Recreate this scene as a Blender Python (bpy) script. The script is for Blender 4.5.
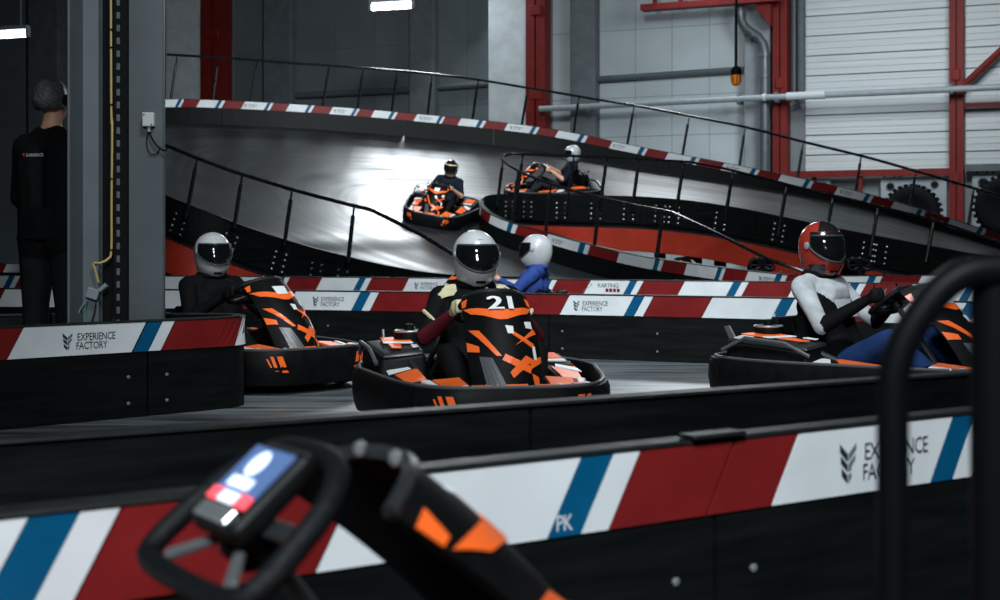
import bpy, bmesh, math, random
from mathutils import Vector, Matrix
from mathutils.bvhtree import BVHTree
random.seed(7)
for o in list(bpy.data.objects): bpy.data.objects.remove(o)
scene = bpy.context.scene
COL = scene.collection
R = math.radians
# ------------------------------------------------------------------ camera
FPX, CX, HY, CAMH = 1389.0, 500.0, 240.0, 1.0      # focal length in pixels, horizon row, eye height
cam_d = bpy.data.cameras.new('camera'); cam = bpy.data.objects.new('camera', cam_d); COL.objects.link(cam)
cam.location = (0, 0, CAMH); cam.rotation_euler = (R(90), 0, 0)
cam_d.sensor_width = 36; cam_d.lens = FPX * 36 / 1000; cam_d.shift_y = -(300 - HY) / 1000
cam_d.clip_end = 200; cam_d.clip_start = .05
cam_d.dof.use_dof = True; cam_d.dof.focus_distance = 8.6; cam_d.dof.aperture_fstop = 4.0
scene.camera = cam
# ------------------------------------------------------------------ world, unseen area lights, exposure
w = bpy.data.worlds.new('hall_air'); scene.world = w; w.use_nodes = True
w.node_tree.nodes['Background'].inputs[0].default_value = (.30, .52, .62, 1)
w.node_tree.nodes['Background'].inputs[1].default_value = .02
def area(name, loc, size, power, aim=None, col=(.88, .955, 1), sy=None, spread=None):
    d = bpy.data.lights.new(name, 'AREA'); d.energy = power; d.color = col
    d.shape = 'RECTANGLE'; d.size = size; d.size_y = sy or size
    o = bpy.data.objects.new(name, d); COL.objects.link(o); o.location = loc
    if spread: d.spread = R(spread)
    if aim: o.rotation_euler = (Vector(aim) - Vector(loc)).to_track_quat('-Z', 'Y').to_euler()
    return o
area('fill_light_pit', (-.3, -2.2, 4.6), 1.4, 170, (.4, 3.2, .4), spread=90)  # unseen fill added behind the camera to brighten the near barrier
area('fill_light_straight', (0.5, 4.2, 7.0), 1.6, 150, (0.5, 11.6, .3), sy=.8, spread=66)  # added unseen fill for the camera-facing side of the long barrier
area('fill_light_chicane', (2.0, 9.5, 8.4), 2.0, 190, (1.6, 17.5, .3), spread=70)  # unseen fill put in for the second barrier of the straight
area('fill_light_hairpin', (-.5, 16, 9.4), 2.0, 640, (-3.2, 30, 3.2), spread=84)  # added frontal fill for the ramp bands, no fixture there
area('unseen_light_ramp', (-2.3, 40.0, 9.1), 2.1, 560, (-2.2, 22, 1.0), sy=2.0)  # unseen source for the bright deck reflection, in place of a high window
area('unseen_light_ramp_inner', (5.0, 36.5, 9.0), 2.6, 420, (4.4, 26, 1.5), sy=1.2)  # second unseen source, added for the sheen on the inner deck
area('fill_light_doors', (9.0, 27.0, 7.6), 3.0, 330, (9.2, 37.5, 2.6), spread=110)  # unseen fill added to brighten the right wall and slats
area('fill_light_wall', (5.2, 31.0, 8.0), 2.5, 40, (5.4, 39, 2.6), spread=110)  # weak added fill for the plain centre panels, out of view
scene.view_settings.view_transform = 'Standard'; scene.view_settings.look = 'None'
scene.view_settings.gamma = 1; scene.view_settings.use_curve_mapping = False
scene.view_settings.exposure = 0.0
# ------------------------------------------------------------------ helpers
def P(px, py, Y):
    k = FPX / Y
    return Vector(((px - CX) / k, Y, CAMH - (py - HY) / k))
def G(px, Y, z=0.0): return Vector(((px - CX) * Y / FPX, Y, z))
_m = {}
def mat(name, col, rough=.5, metal=0, var=0, scale=8, bump=0, emit=0, coat=0, spec=.5, stretch=None):
    if name in _m: return _m[name]
    m = bpy.data.materials.new(name); m.use_nodes = True; nt = m.node_tree
    b = nt.nodes['Principled BSDF']; c4 = (*col, 1)
    b.inputs['Base Color'].default_value = c4; b.inputs['Roughness'].default_value = rough
    b.inputs['Metallic'].default_value = metal; b.inputs['Specular IOR Level'].default_value = spec
    if coat: b.inputs['Coat Weight'].default_value = coat; b.inputs['Coat Roughness'].default_value = .08
    if emit:
        b.inputs['Emission Color'].default_value = c4; b.inputs['Emission Strength'].default_value = emit
    if var or bump:
        tc = nt.nodes.new('ShaderNodeTexCoord'); mp = nt.nodes.new('ShaderNodeMapping')
        nt.links.new(tc.outputs['Object'], mp.inputs[0])
        if stretch: mp.inputs['Scale'].default_value = stretch
        n = nt.nodes.new('ShaderNodeTexNoise'); n.inputs['Scale'].default_value = scale; n.inputs['Detail'].default_value = 5
        nt.links.new(mp.outputs[0], n.inputs['Vector'])
        if var:
            r = nt.nodes.new('ShaderNodeValToRGB')
            r.color_ramp.elements[0].position = .3; r.color_ramp.elements[1].position = .7
            r.color_ramp.elements[0].color = (*[x * (1 - var) for x in col], 1)
            r.color_ramp.elements[1].color = (*[min(1, x * (1 + var)) for x in col], 1)
            nt.links.new(n.outputs['Fac'], r.inputs[0]); nt.links.new(r.outputs[0], b.inputs['Base Color'])
            q = nt.nodes.new('ShaderNodeMapRange'); q.inputs['To Min'].default_value = max(.02, rough - .1); q.inputs['To Max'].default_value = min(1, rough + .12)
            nt.links.new(n.outputs['Fac'], q.inputs[0]); nt.links.new(q.outputs[0], b.inputs['Roughness'])
        if bump:
            bp = nt.nodes.new('ShaderNodeBump'); bp.inputs['Strength'].default_value = bump; bp.inputs['Distance'].default_value = .01
            nt.links.new(n.outputs['Fac'], bp.inputs['Height']); nt.links.new(bp.outputs[0], b.inputs['Normal'])
    _m[name] = m; return m
WHITE = mat('band_white', (.60, .63, .65), .42, var=.07, scale=5)
RED = mat('band_red', (.15, .009, .0095), .45, var=.12, scale=6, spec=.2)
BLUE = mat('band_blue', (.0, .07, .16), .45, var=.08, scale=6, spec=.2)
PLASTIC = mat('barrier_black', (.0032, .0042, .0045), .5, var=.5, scale=9, stretch=(.3, .3, 3), bump=.15, spec=.14)
CAP = mat('barrier_cap', (.007, .009, .0095), .5, var=.3, scale=20, spec=.25)
BLACK = mat('matt_black', (.003, .0035, .004), .6, spec=.12)
GLOSSB = mat('gloss_black', (.002, .0025, .003), .5, spec=.08)
RUBBER = mat('rubber', (.004, .0042, .0045), .8, var=.3, scale=30, bump=.2, spec=.12)
INK = mat('print_ink', (.012, .018, .024), .5)
INKG = mat('print_grey', (.11, .13, .15), .5)
STEEL = mat('steel', (.42, .46, .48), .35, metal=.9, var=.15, scale=15)
DSTEEL = mat('rail_paint', (.004, .005, .006), .28, var=.2, scale=20)
ORANGE = mat('kart_orange', (.88, .135, .02), .35, var=.05)
REDSTEEL = mat('red_steel', (.135, .011, .009), .55, var=.2, scale=3, spec=.2)
RAMPRED = mat('ramp_red', (.36, .028, .012), .45, var=.18, scale=3)
CONC = mat('column_concrete', (.44, .48, .50), .8, var=.14, scale=2.5, bump=.1)  # concrete colour raised to take in a local light on the left column
DCONC = mat('column_dark', (.085, .10, .11), .8, var=.2, scale=3)
def empty(name, loc, label=None, cat=None, group=None):
    o = bpy.data.objects.new(name, None); COL.objects.link(o); o.location = loc; o.empty_display_size = .1
    if label: tag(o, label, cat, group)
    return o
def tag(o, label, cat, group=None):
    o['label'] = label; o['category'] = cat
    if group: o['group'] = group
    return o
def mo(name, geo, material, parent=None, smooth=False, world=False):
    """mesh object; world=True: the vertices are world points, the parent is a plain translated Empty"""
    v, f = geo[0], geo[1]
    me = bpy.data.meshes.new(name)
    if parent is not None and world:
        L = parent.location; v = [(p[0] - L[0], p[1] - L[1], p[2] - L[2]) for p in v]
    me.from_pydata([tuple(p) for p in v], [], f); me.update()
    bm = bmesh.new(); bm.from_mesh(me); bmesh.ops.recalc_face_normals(bm, faces=bm.faces); bm.to_mesh(me); bm.free()
    for m in (material if isinstance(material, (list, tuple)) else [material]): me.materials.append(m)
    if smooth:
        me.polygons.foreach_set('use_smooth', [True] * len(me.polygons))
        try: me.set_sharp_from_angle(angle=R(smooth if smooth is not True else 40))
        except Exception: pass
    o = bpy.data.objects.new(name, me); COL.objects.link(o)
    if parent is not None: o.parent = parent
    return o
def top(name, geo, material, label, cat, group=None, smooth=False, loc=None):
    """a one-mesh thing: origin at the middle of its base"""
    v = [Vector(p) for p in geo[0]]
    if loc is None:
        loc = Vector(((min(p.x for p in v) + max(p.x for p in v)) / 2, (min(p.y for p in v) + max(p.y for p in v)) / 2, min(p.z for p in v)))
    o = mo(name, ([p - Vector(loc) for p in v], geo[1]), material, None, smooth); o.location = loc
    return tag(o, label, cat, group)
def join(*gs):
    V, F = [], []
    for g in gs:
        n = len(V); V += [tuple(p) for p in g[0]]; F += [tuple(i + n for i in f) for f in g[1]]
    return V, F
def xf(g, M): return [M @ Vector(p) for p in g[0]], g[1]
def hexa(c8):
    return [tuple(p) for p in c8], [(0, 1, 2, 3), (4, 7, 6, 5), (0, 4, 5, 1), (1, 5, 6, 2), (2, 6, 7, 3), (3, 7, 4, 0)]
def box(x0, x1, y0, y1, z0, z1):
    return hexa([(x0, y0, z0), (x1, y0, z0), (x1, y1, z0), (x0, y1, z0), (x0, y0, z1), (x1, y0, z1), (x1, y1, z1), (x0, y1, z1)])
def bevel(g, w=.01, seg=2, ang=30):
    me = bpy.data.meshes.new('t'); me.from_pydata([tuple(p) for p in g[0]], [], g[1])
    bm = bmesh.new(); bm.from_mesh(me); bmesh.ops.recalc_face_normals(bm, faces=bm.faces)
    ed = [e for e in bm.edges if len(e.link_faces) == 2 and e.calc_face_angle(0) > R(ang)]
    bmesh.ops.bevel(bm, geom=ed, offset=w, segments=seg, affect='EDGES', profile=.5, clamp_overlap=True)
    v = [tuple(x.co) for x in bm.verts]; bm.verts.index_update(); f = [tuple(q.index for q in x.verts) for x in bm.faces]
    bm.free(); bpy.data.meshes.remove(me); return v, f
def bbox(x0, x1, y0, y1, z0, z1, b=.012, seg=2): return bevel(box(x0, x1, y0, y1, z0, z1), b, seg)
def tube(pts, r, n=8, closed=False):
    pts = [Vector(p) for p in pts]; m = len(pts); rs = r if isinstance(r, (list, tuple)) else [r] * m
    V, F = [], []; prev = None
    for i, p in enumerate(pts):
        a = pts[(i - 1) % m] if (closed or i > 0) else p; b = pts[(i + 1) % m] if (closed or i < m - 1) else p
        t = (b - a).normalized()
        if prev is None:
            u = t.orthogonal().normalized()
        else:
            u = (prev - t * prev.dot(t)); u = u.normalized() if u.length > 1e-6 else t.orthogonal().normalized()
        prev = u; s = t.cross(u)
        for j in range(n):
            a_ = 2 * math.pi * j / n; V.append(p + (u * math.cos(a_) + s * math.sin(a_)) * rs[i])
    for i in range(m if closed else m - 1):
        for j in range(n):
            a_ = i * n + j; b_ = i * n + (j + 1) % n; c_ = ((i + 1) % m) * n
            F.append((a_, b_, c_ + (j + 1) % n, c_ + j))
    if not closed:
        F.append(tuple(reversed(range(n)))); F.append(tuple(range((m - 1) * n, m * n)))
    return V, F
def lathe(prof, n=20, axis='z', at=(0, 0, 0)):
    """prof: list of (radius, height); closed at the ends where radius is 0"""
    V, F = [], []
    for r, h in prof:
        for j in range(n):
            a = 2 * math.pi * j / n
            p = (r * math.cos(a), r * math.sin(a), h)
            if axis == 'y': p = (p[0], p[2], p[1])
            if axis == 'x': p = (p[2], p[0], p[1])
            V.append((p[0] + at[0], p[1] + at[1], p[2] + at[2]))
    for i in range(len(prof) - 1):
        for j in range(n): F.append((i * n + j, i * n + (j + 1) % n, (i + 1) * n + (j + 1) % n, (i + 1) * n + j))
    F.append(tuple(range(n))); F.append(tuple(range((len(prof) - 1) * n, len(prof) * n)))
    return V, F
def sheet(fn, nu, nv, th, off=0.0):
    """thick shell over fn(u,v), u,v in 0..1"""
    V, F = [], []; e = 1e-3
    for lay in (off, off + th):
        for i in range(nu + 1):
            for j in range(nv + 1):
                u, v = i / nu, j / nv; p = Vector(fn(u, v))
                du = Vector(fn(min(1, u + e), v)) - Vector(fn(max(0, u - e), v)); dv = Vector(fn(u, min(1, v + e))) - Vector(fn(u, max(0, v - e)))
                V.append(p + du.cross(dv).normalized() * lay)
    N = (nu + 1) * (nv + 1); I = lambda l, i, j: l * N + i * (nv + 1) + j
    for i in range(nu):
        for j in range(nv):
            F.append((I(0, i, j), I(0, i, j + 1), I(0, i + 1, j + 1), I(0, i + 1, j))); F.append((I(1, i, j), I(1, i + 1, j), I(1, i + 1, j + 1), I(1, i, j + 1)))
    for i in range(nu):
        for j in (0, nv): F.append((I(0, i, j), I(0, i + 1, j), I(1, i + 1, j), I(1, i, j)))
    for j in range(nv):
        for i in (0, nu): F.append((I(0, i, j), I(0, i, j + 1), I(1, i, j + 1), I(1, i, j)))
    return V, F
def catmull(pts, per=8):
    pts = [Vector(p) for p in pts]; out = []
    for i in range(len(pts) - 1):
        p0 = pts[max(i - 1, 0)]; p1 = pts[i]; p2 = pts[i + 1]; p3 = pts[min(i + 2, len(pts) - 1)]
        # centripetal-ish: plain uniform is fine for these even spacings
        for j in range(per):
            t = j / per
            out.append(.5 * ((2 * p1) + (p2 - p0) * t + (2 * p0 - 5 * p1 + 4 * p2 - p3) * t * t + (3 * p1 - p0 - 3 * p2 + p3) * t ** 3))
    out.append(pts[-1]); return out
_txt = {}
def textgeo(s):
    """flat lettering as triangles, height of capitals 1, starts at x=0"""
    if s in _txt: return _txt[s]
    c = bpy.data.curves.new('t', 'FONT'); c.body = s; c.resolution_u = 2; c.space_character = .92
    o = bpy.data.objects.new('t', c); COL.objects.link(o)
    dg = bpy.context.evaluated_depsgraph_get(); me = bpy.data.meshes.new_from_object(o.evaluated_get(dg))
    v = [Vector(x.co) for x in me.vertices]; f = [tuple(p.vertices) for p in me.polygons]
    bpy.data.objects.remove(o); bpy.data.curves.remove(c); bpy.data.meshes.remove(me)
    x0 = min(p.x for p in v); h = max(p.y for p in v)
    v = [((p.x - x0) / h, p.y / h) for p in v]
    _txt[s] = (v, f, max(p[0] for p in v)); return _txt[s]
# ------------------------------------------------------------------ the hall
def streak_mat(name, dark, light, rough, sc, use_uv=False, rvar=.12):
    m = bpy.data.materials.new(name); m.use_nodes = True; nt = m.node_tree; b = nt.nodes['Principled BSDF']
    tc = nt.nodes.new('ShaderNodeTexCoord'); mp = nt.nodes.new('ShaderNodeMapping'); mp.inputs['Scale'].default_value = sc
    nt.links.new(tc.outputs['UV' if use_uv else 'Object'], mp.inputs[0])
    n = nt.nodes.new('ShaderNodeTexNoise'); n.inputs['Scale'].default_value = 1; n.inputs['Detail'].default_value = 6; n.inputs['Roughness'].default_value = .6
    nt.links.new(mp.outputs[0], n.inputs['Vector'])
    n2 = nt.nodes.new('ShaderNodeTexNoise'); n2.inputs['Scale'].default_value = .6; n2.inputs['Detail'].default_value = 3
    nt.links.new(tc.outputs['Object'], n2.inputs['Vector'])
    mx = nt.nodes.new('ShaderNodeMath'); mx.operation = 'ADD'; nt.links.new(n.outputs[0], mx.inputs[0])
    ml = nt.nodes.new('ShaderNodeMath'); ml.operation = 'MULTIPLY_ADD'; ml.inputs[1].default_value = .5; ml.inputs[2].default_value = -.25
    nt.links.new(n2.outputs[0], ml.inputs[0]); nt.links.new(ml.outputs[0], mx.inputs[1])
    r = nt.nodes.new('ShaderNodeValToRGB'); r.color_ramp.elements[0].position = .35; r.color_ramp.elements[1].position = .68
    r.color_ramp.elements[0].color = (*dark, 1); r.color_ramp.elements[1].color = (*light, 1)
    nt.links.new(mx.outputs[0], r.inputs[0]); nt.links.new(r.outputs[0], b.inputs['Base Color'])
    q = nt.nodes.new('ShaderNodeMapRange'); q.inputs['From Min'].default_value = .3; q.inputs['From Max'].default_value = .7
    q.inputs['To Min'].default_value = rough + rvar; q.inputs['To Max'].default_value = rough - rvar * .5
    nt.links.new(mx.outputs[0], q.inputs[0]); nt.links.new(q.outputs[0], b.inputs['Roughness'])
    bp = nt.nodes.new('ShaderNodeBump'); bp.inputs['Strength'].default_value = .06; bp.inputs['Distance'].default_value = .01
    nt.links.new(n.outputs[0], bp.inputs['Height']); nt.links.new(bp.outputs[0], b.inputs['Normal'])
    return m
FLOORM = streak_mat('track_floor', (.024, .031, .036), (.24, .265, .28), .32, (.7, 9, 1))  # lighter streaks raised to hold part of the floor's gloss reflection
DECKM = streak_mat('ramp_deck', (.005, .0065, .0075), (.026, .031, .034), .365, (1.2, 26, 1), True)
fl = mo('floor', box(-45, 45, -8, 60, -.2, 0), FLOORM); fl['kind'] = 'structure'
ceil = mo('ceiling', box(-45, 45, -8, 60, 10.2, 10.5), mat('roof_sheet', (.03, .036, .04), .8)); ceil['kind'] = 'structure'
# back wall: an oblique plane through two measured points
WD = Vector((.911, -.412, 0)).normalized(); WN = Vector((-WD.y * -1, 0, 0)); WN = Vector((-.412, -.911, 0)).normalized(); W0 = Vector((1.53, 40, 0))
def wall_u(px):
    a = (px - CX) / FPX; d = Vector((a, 1, 0)); Y = (W0.dot(WN)) / d.dot(WN)
    return (d * Y - W0).dot(WD), Y
def wall_z(px, py): return CAMH - (py - HY) * wall_u(px)[1] / FPX
def wp(u, z, off): p = W0 + WD * u + WN * off; return (p.x, p.y, z)
def wbox(u0, u1, z0, z1, o0, o1):
    return hexa([wp(u0, z0, o1), wp(u1, z0, o1), wp(u1, z0, o0), wp(u0, z0, o0), wp(u0, z1, o1), wp(u1, z1, o1), wp(u1, z1, o0), wp(u0, z1, o0)])
def wpx(x0, x1, z0, z1, o0, o1): return wbox(wall_u(x0)[0], wall_u(x1)[0], z0, z1, o0, o1)
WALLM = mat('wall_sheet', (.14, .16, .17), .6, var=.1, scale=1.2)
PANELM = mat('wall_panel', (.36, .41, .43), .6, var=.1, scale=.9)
SLATM = mat('wall_corrugated', (.46, .50, .51), .5, var=.1, scale=1.5, stretch=(.2, .2, 14), bump=.35)
wb = mo('wall_back', wbox(-34, 26, 0, 10.3, -.3, 0), WALLM); wb['kind'] = 'structure'
SHADEPANEL = mat('wall_panel_shaded', (.10, .12, .13), .6, var=.12, scale=.9)  # same panels on the dim left side, the shade put into their colour
for nm, g in (('wall_left', box(-29.8, -29.5, -8, 54, 0, 10.2)), ('wall_right', box(25.3, 25.6, -8, 29.2, 0, 10.2)), ('wall_front', box(-29.5, 25.3, -8, -7.8, 0, 10.2))):
    wo_ = mo(nm, g, WALLM); wo_['kind'] = 'structure'
def bay_panels(x0, x1, n, rows):
    a, b = wall_u(x0)[0], wall_u(x1)[0]
    for i in range(n):
        u0 = a + (b - a) * i / n; u1 = a + (b - a) * (i + 1) / n
        for z0, z1 in zip(rows[:-1], rows[1:]):
            mo('wall_panel', wbox(u0 + .006, u1 - .006, z0 + .006, z1 - .006, 0, .03), PANELM if x0 > 480 else SHADEPANEL, wb)
rows = [0, 1.9, 3.9, 5.0, 6.9, 10.2]
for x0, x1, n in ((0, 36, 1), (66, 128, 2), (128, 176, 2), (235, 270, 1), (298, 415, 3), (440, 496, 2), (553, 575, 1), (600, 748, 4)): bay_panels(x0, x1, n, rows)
def slats(x0, x1, z0, z1, n):
    a, b = wall_u(x0)[0], wall_u(x1)[0]
    for i in range(n):
        q0 = z0 + (z1 - z0) * i / n; q1 = z0 + (z1 - z0) * (i + 1) / n
        g = join(*[wbox(a, b, q0 + .02 + (q1 - q0 - .02) * j / 3, q0 + .02 + (q1 - q0 - .02) * (j + (.955 if j < 2 else .9)) / 3, 0, .05) for j in range(3)])
        mo('door_slat', g, SLATM, wb)
slats(806, 952, 2.72, 10.1, 14); slats(966, 1060, 2.72, 10.1, 14)
# columns of the frame
def column(name, x0, x1, o, m, label, z1=10.1, ibeam=False):
    if not ibeam:
        g = bevel(wpx(x0, x1, 0, z1, .05, o), .03, 1)
    else:
        a, b = wall_u(x0)[0], wall_u(x1)[0]; c = (a + b) / 2
        g = join(wbox(a, a + .09, 0, z1, .05, o), wbox(b - .09, b, 0, z1, .05, o), wbox(a + .09, b - .09, 0, z1, o * .5, o * .5 + .06))
    return top(name, g, m, label, 'column')
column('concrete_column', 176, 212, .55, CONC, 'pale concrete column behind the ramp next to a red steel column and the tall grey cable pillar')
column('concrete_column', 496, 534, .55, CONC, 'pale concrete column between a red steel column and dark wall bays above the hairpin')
column('concrete_column', 748, 774, .45, mat('column_grey', (.20, .225, .24), .8, var=.14, scale=2.5), 'pale concrete column carrying the bent drain pipe')
for x0, x1, nb in ((36, 66, 'dark grey wall column behind the person in black'), (270, 298, 'dark grey wall column on the side of the bright ceiling tube away from the red column pair'),
                   (415, 440, 'dark grey wall column beside the short ceiling tube light'), (575, 600, 'grey wall column beside the plain panels with the thick wall rail')):
    column('wall_column', x0, x1, .4, DCONC, nb)
def ibeam(x0, x1, lab):
    a, b = wall_u(x0)[0], wall_u(x1)[0]; t = empty('red_column', wp((a + b) / 2, 0, .5), lab, 'column')
    mo('flange', wbox(a, a + (b - a) * .46, 0, 10.1, .45, .62), REDSTEEL, t, world=True)
    mo('flange', wbox(a + (b - a) * .54, b, 0, 10.1, .45, .62), REDSTEEL, t, world=True)
    mo('web', wbox(a + .02, b - .02, 0, 10.1, .12, .45), REDSTEEL, t, world=True)
    for z in (2.4, 5.0, 7.4): mo('splice_plate', bevel(wbox(a + (b - a) * .2, a + (b - a) * .8, z, z + .3, .62, .66), .02, 1), REDSTEEL, t, world=True)
    return t
ibeam(212, 235, 'red steel column standing against the pale concrete column by the cable pillar')
ibeam(534, 553, 'red steel column beside the middle concrete column above the hairpin')
ibeam(778, 792, 'red steel column between the drain pipe and the slatted door')
ibeam(952, 966, 'red steel column between the two slatted wall bays above the big tyres')
# red roof girder with its bracket, diagonal brace, sill girders
def wline(pts, off, r, n=10): return tube([wp(wall_u(x)[0], wall_z(x, y), off) for x, y in pts], r, n)
gt = empty('crane_girder', wp(wall_u(730)[0], wall_z(730, 8), .9), 'red steel girder under the roof with a triangular bracket', 'girder')
a, b = wall_u(655)[0], wall_u(790)[0]; zg = wall_z(760, 10)
mo('lower_chord', wbox(a, b, zg, zg + .16, .9, 1.3), REDSTEEL, gt, world=True); mo('upper_chord', wbox(a, b, zg + .8, zg + .95, .9, 1.3), REDSTEEL, gt, world=True)
for q in (.08, .27, .46, .65, .84): mo('strut', wbox(a + (b - a) * q, a + (b - a) * q + .1, zg + .16, zg + .8, 1.05, 1.15), REDSTEEL, gt, world=True)
u0, u1 = wall_u(765)[0], wall_u(779)[0]; zt = wall_z(770, 14); zb = wall_z(770, 28)
mo('gusset_bracket', hexa([wp(u0, zt, 1.0), wp(u1, zb - .1, 1.0), wp(u1, zb - .1, .68), wp(u0, zt, .88), wp(u0, zt + .12, 1.0), wp(u1, zt + .12, 1.0), wp(u1, zt + .12, .68), wp(u0, zt + .12, .88)]), REDSTEEL, gt, world=True)
top('roof_brace', wline([(966, 87), (1012, 44)], .5, .09), REDSTEEL, 'red diagonal brace running up from the red column', 'brace')
zs = wall_z(870, 174)
top('sill_girder', wpx(792, 952, zs - .08, zs + .09, .3, .5), REDSTEEL, 'long red girder under the slatted door bay', 'girder')
zs2 = wall_z(985, 168)
top('sill_girder', wpx(967, 1050, zs2 - .1, zs2 + .08, .3, .5), DCONC, 'dark girder under the slatted bay behind the half hidden tyre', 'girder')
top('wall_rail', wpx(966, 1050, wall_z(985, 108), wall_z(985, 104), .3, .42), REDSTEEL, 'short red rail below the grey conduit beside the red column', 'rail')
for x in (817, 863): top('sill_post', wpx(x - 2, x + 2, 0, zs - .08, .3, .42), REDSTEEL if x == 863 else BLACK, 'red short post under the red sill girder' if x == 863 else 'black short post under the red sill girder', 'post')
# wall rails and conduits
PIPE = mat('conduit_grey', (.22, .25, .27), .4, var=.1)
DPIPE = mat('drain_grey', (.06, .075, .085), .35, var=.15)
GIRT = mat('girt_dark', (.07, .085, .095), .5, var=.1)
top('wall_girt', wline([(600, 80), (748, 70)], .18, .09), GIRT, 'dark horizontal wall rail behind the hanging orange beacon', 'rail')
top('wall_girt', wline([(440, 88), (496, 84)], .14, .09), GIRT, 'dark horizontal wall rail in the bay before the middle concrete column', 'rail')
top('wall_girt', wline([(298, 96), (415, 90)], .14, .1), GIRT, 'dark horizontal wall rail in the bay under the ceiling tube', 'rail')
cd = empty('wall_conduit', wp(wall_u(775)[0], wall_z(775, 101), .75), 'long pale grey conduit running across the columns and slatted door', 'pipe')
mo('pipe', wline([(553, 112), (660, 106.5), (775, 101), (880, 96.5), (1050, 89)], 1.0, .085), PIPE, cd, True, True)
for x0, x1, y in ((772, 775, 101), (795, 833, 100)):
    mo('coupling', wline([(x0, y), (x1, y - .045 * (x1 - x0))], 1.0, .11), mat('coupling_white', (.4, .44, .46), .4), cd, True, True)
for x in (600, 748, 785, 956): mo('clip', bevel(wpx(x - 2, x + 2, wall_z(x, 112 - .048 * (x - 553)) - .13, wall_z(x, 112 - .048 * (x - 553)) + .13, .64, 1.05), .02, 1), GIRT, cd, world=True)
dp = empty('drain_pipe', wp(wall_u(771)[0], 0, .65), 'thick grey drain pipe with a double bend on the concrete column', 'pipe')
mo('pipe', wline([(747, -40), (747, 18), (748.5, 26), (753, 32.5), (765, 41), (769.5, 47), (771, 56), (771, 274)], .72, .125, 14), DPIPE, dp, True, True)
for x, y in ((747, 16), (759, 37), (771, 57), (771, 78), (771, 130)):
    mo('collar', wline([(x, y), (x + (2.5 if y == 37 else 0), y + 3)], .72, .15, 14), DPIPE, dp, True, True)
for x, lab in ((796.5, 'thin dark service pipe beside the red column and slatted door'), (803, 'thick dark service pipe at the edge of the slatted door')):
    top('service_pipe', wline([(x, -40), (x, 98 if x < 800 else 104)], .3, .05 if x < 800 else .1), GIRT if x < 800 else DPIPE, lab, 'pipe')
# concrete blocks with round holes under the right bays
for x0, x1, holes, lab in ((882, 948, ((892, 187, 4.2), (936, 185, 4)), 'grey concrete block with two round holes behind the big tyre'),
                           (973, 1040, ((984, 183, 5),), 'grey concrete block with a single round hole on the far side of the red column'), (797, 832, ((826, 186, 4),), 'grey concrete block with a round hole beside the slatted door post')):
    t = empty('concrete_block', wp((wall_u(x0)[0] + wall_u(x1)[0]) / 2, 0, .5), lab, 'block')
    mo('slab', bevel(wpx(x0, x1, 0, zs - .1, .05, .26), .02, 1), mat('block_concrete', (.26, .29, .31), .8, var=.15, scale=2.5), t, world=True)
    for hx, hy, hr in holes:
        u, z = wall_u(hx)[0], wall_z(hx, hy); c = Vector(wp(u, z, .262)); rr = hr * wall_u(hx)[1] / FPX
        M = Matrix.Translation(c) @ WN.to_track_quat('Z', 'Y').to_matrix().to_4x4()
        mo('hole_sleeve', xf(lathe([(rr * .75, -.02), (rr * .78, .0), (rr * .8, .03), (rr, .03), (rr, -.02)], 18), M), DCONC, t, True, True)
        mo('hole', xf(lathe([(rr * .75, .0), (rr * .75, .01)], 18), M), BLACK, t, True, True)
        for dx, dy in ((-6, -12), (4, -12), (10, -12)):
            c2 = Vector(wp(wall_u(hx + dx)[0], wall_z(hx + dx, hy + dy + 2), .262))
            mo('bolt', xf(lathe([(.03, 0), (.03, .02)], 6), Matrix.Translation(c2) @ WN.to_track_quat('Z', 'Y').to_matrix().to_4x4()), BLACK, t, world=True)
# big toothed tyres standing in front of the wall
def big_tyre(px, Y, zc, r, lab, where):
    c = G(px, Y, zc); t = empty('big_tyre', (c.x, c.y, 0), lab, 'tyre', 'big toothed tyres by the wall'); M = Matrix.Translation((0, 0, zc)) @ Matrix.Rotation(R(-24), 4, 'Z')
    prof = [(r * .5, -.16), (r * .62, -.22), (r * .86, -.24), (r * .97, -.2), (r, -.12), (r, .12), (r * .97, .2), (r * .86, .24), (r * .62, .22), (r * .5, .16)]
    mo('tyre', xf(lathe(prof, 40, 'y'), M), RUBBER, t, 50)
    for i in range(30):
        a = 2 * math.pi * i / 30
        mo('tread_lug', xf(box(-.035, .035, -.2, .2, r - .01, r + .05), M @ Matrix.Rotation(a, 4, 'Y')), RUBBER, t)
    mo('rim', xf(lathe([(r * .1, -.1), (r * .5, -.13), (r * .5, .13), (r * .1, .1)], 24, 'y'), M), GLOSSB, t, 40)
    # the tyre stands on a low pallet stack
    for k in range(3): top('pallet', bevel(xf(box(-r * 1.1, r * 1.1, -.4, .4, k * (zc - r - .05) / 3, (k + .86) * (zc - r - .05) / 3), Matrix.Translation((c.x, c.y, 0)) @ Matrix.Rotation(R(-24), 4, 'Z')), .02, 1), mat('pallet_wood', (.05, .045, .04), .8), ('bottom', 'middle', 'topmost')[k] + ' dark pallet under the big tyre ' + where, 'pallet', 'pallets under the big tyres')
big_tyre(912, 32.0, 1.62, .62, 'big toothed black tyre between two round holes of the concrete block', 'between the two round holes')
big_tyre(1006, 31.0, 1.75, .66, 'big toothed black tyre next to the single hole block by the red column', 'next to the single hole block')
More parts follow.
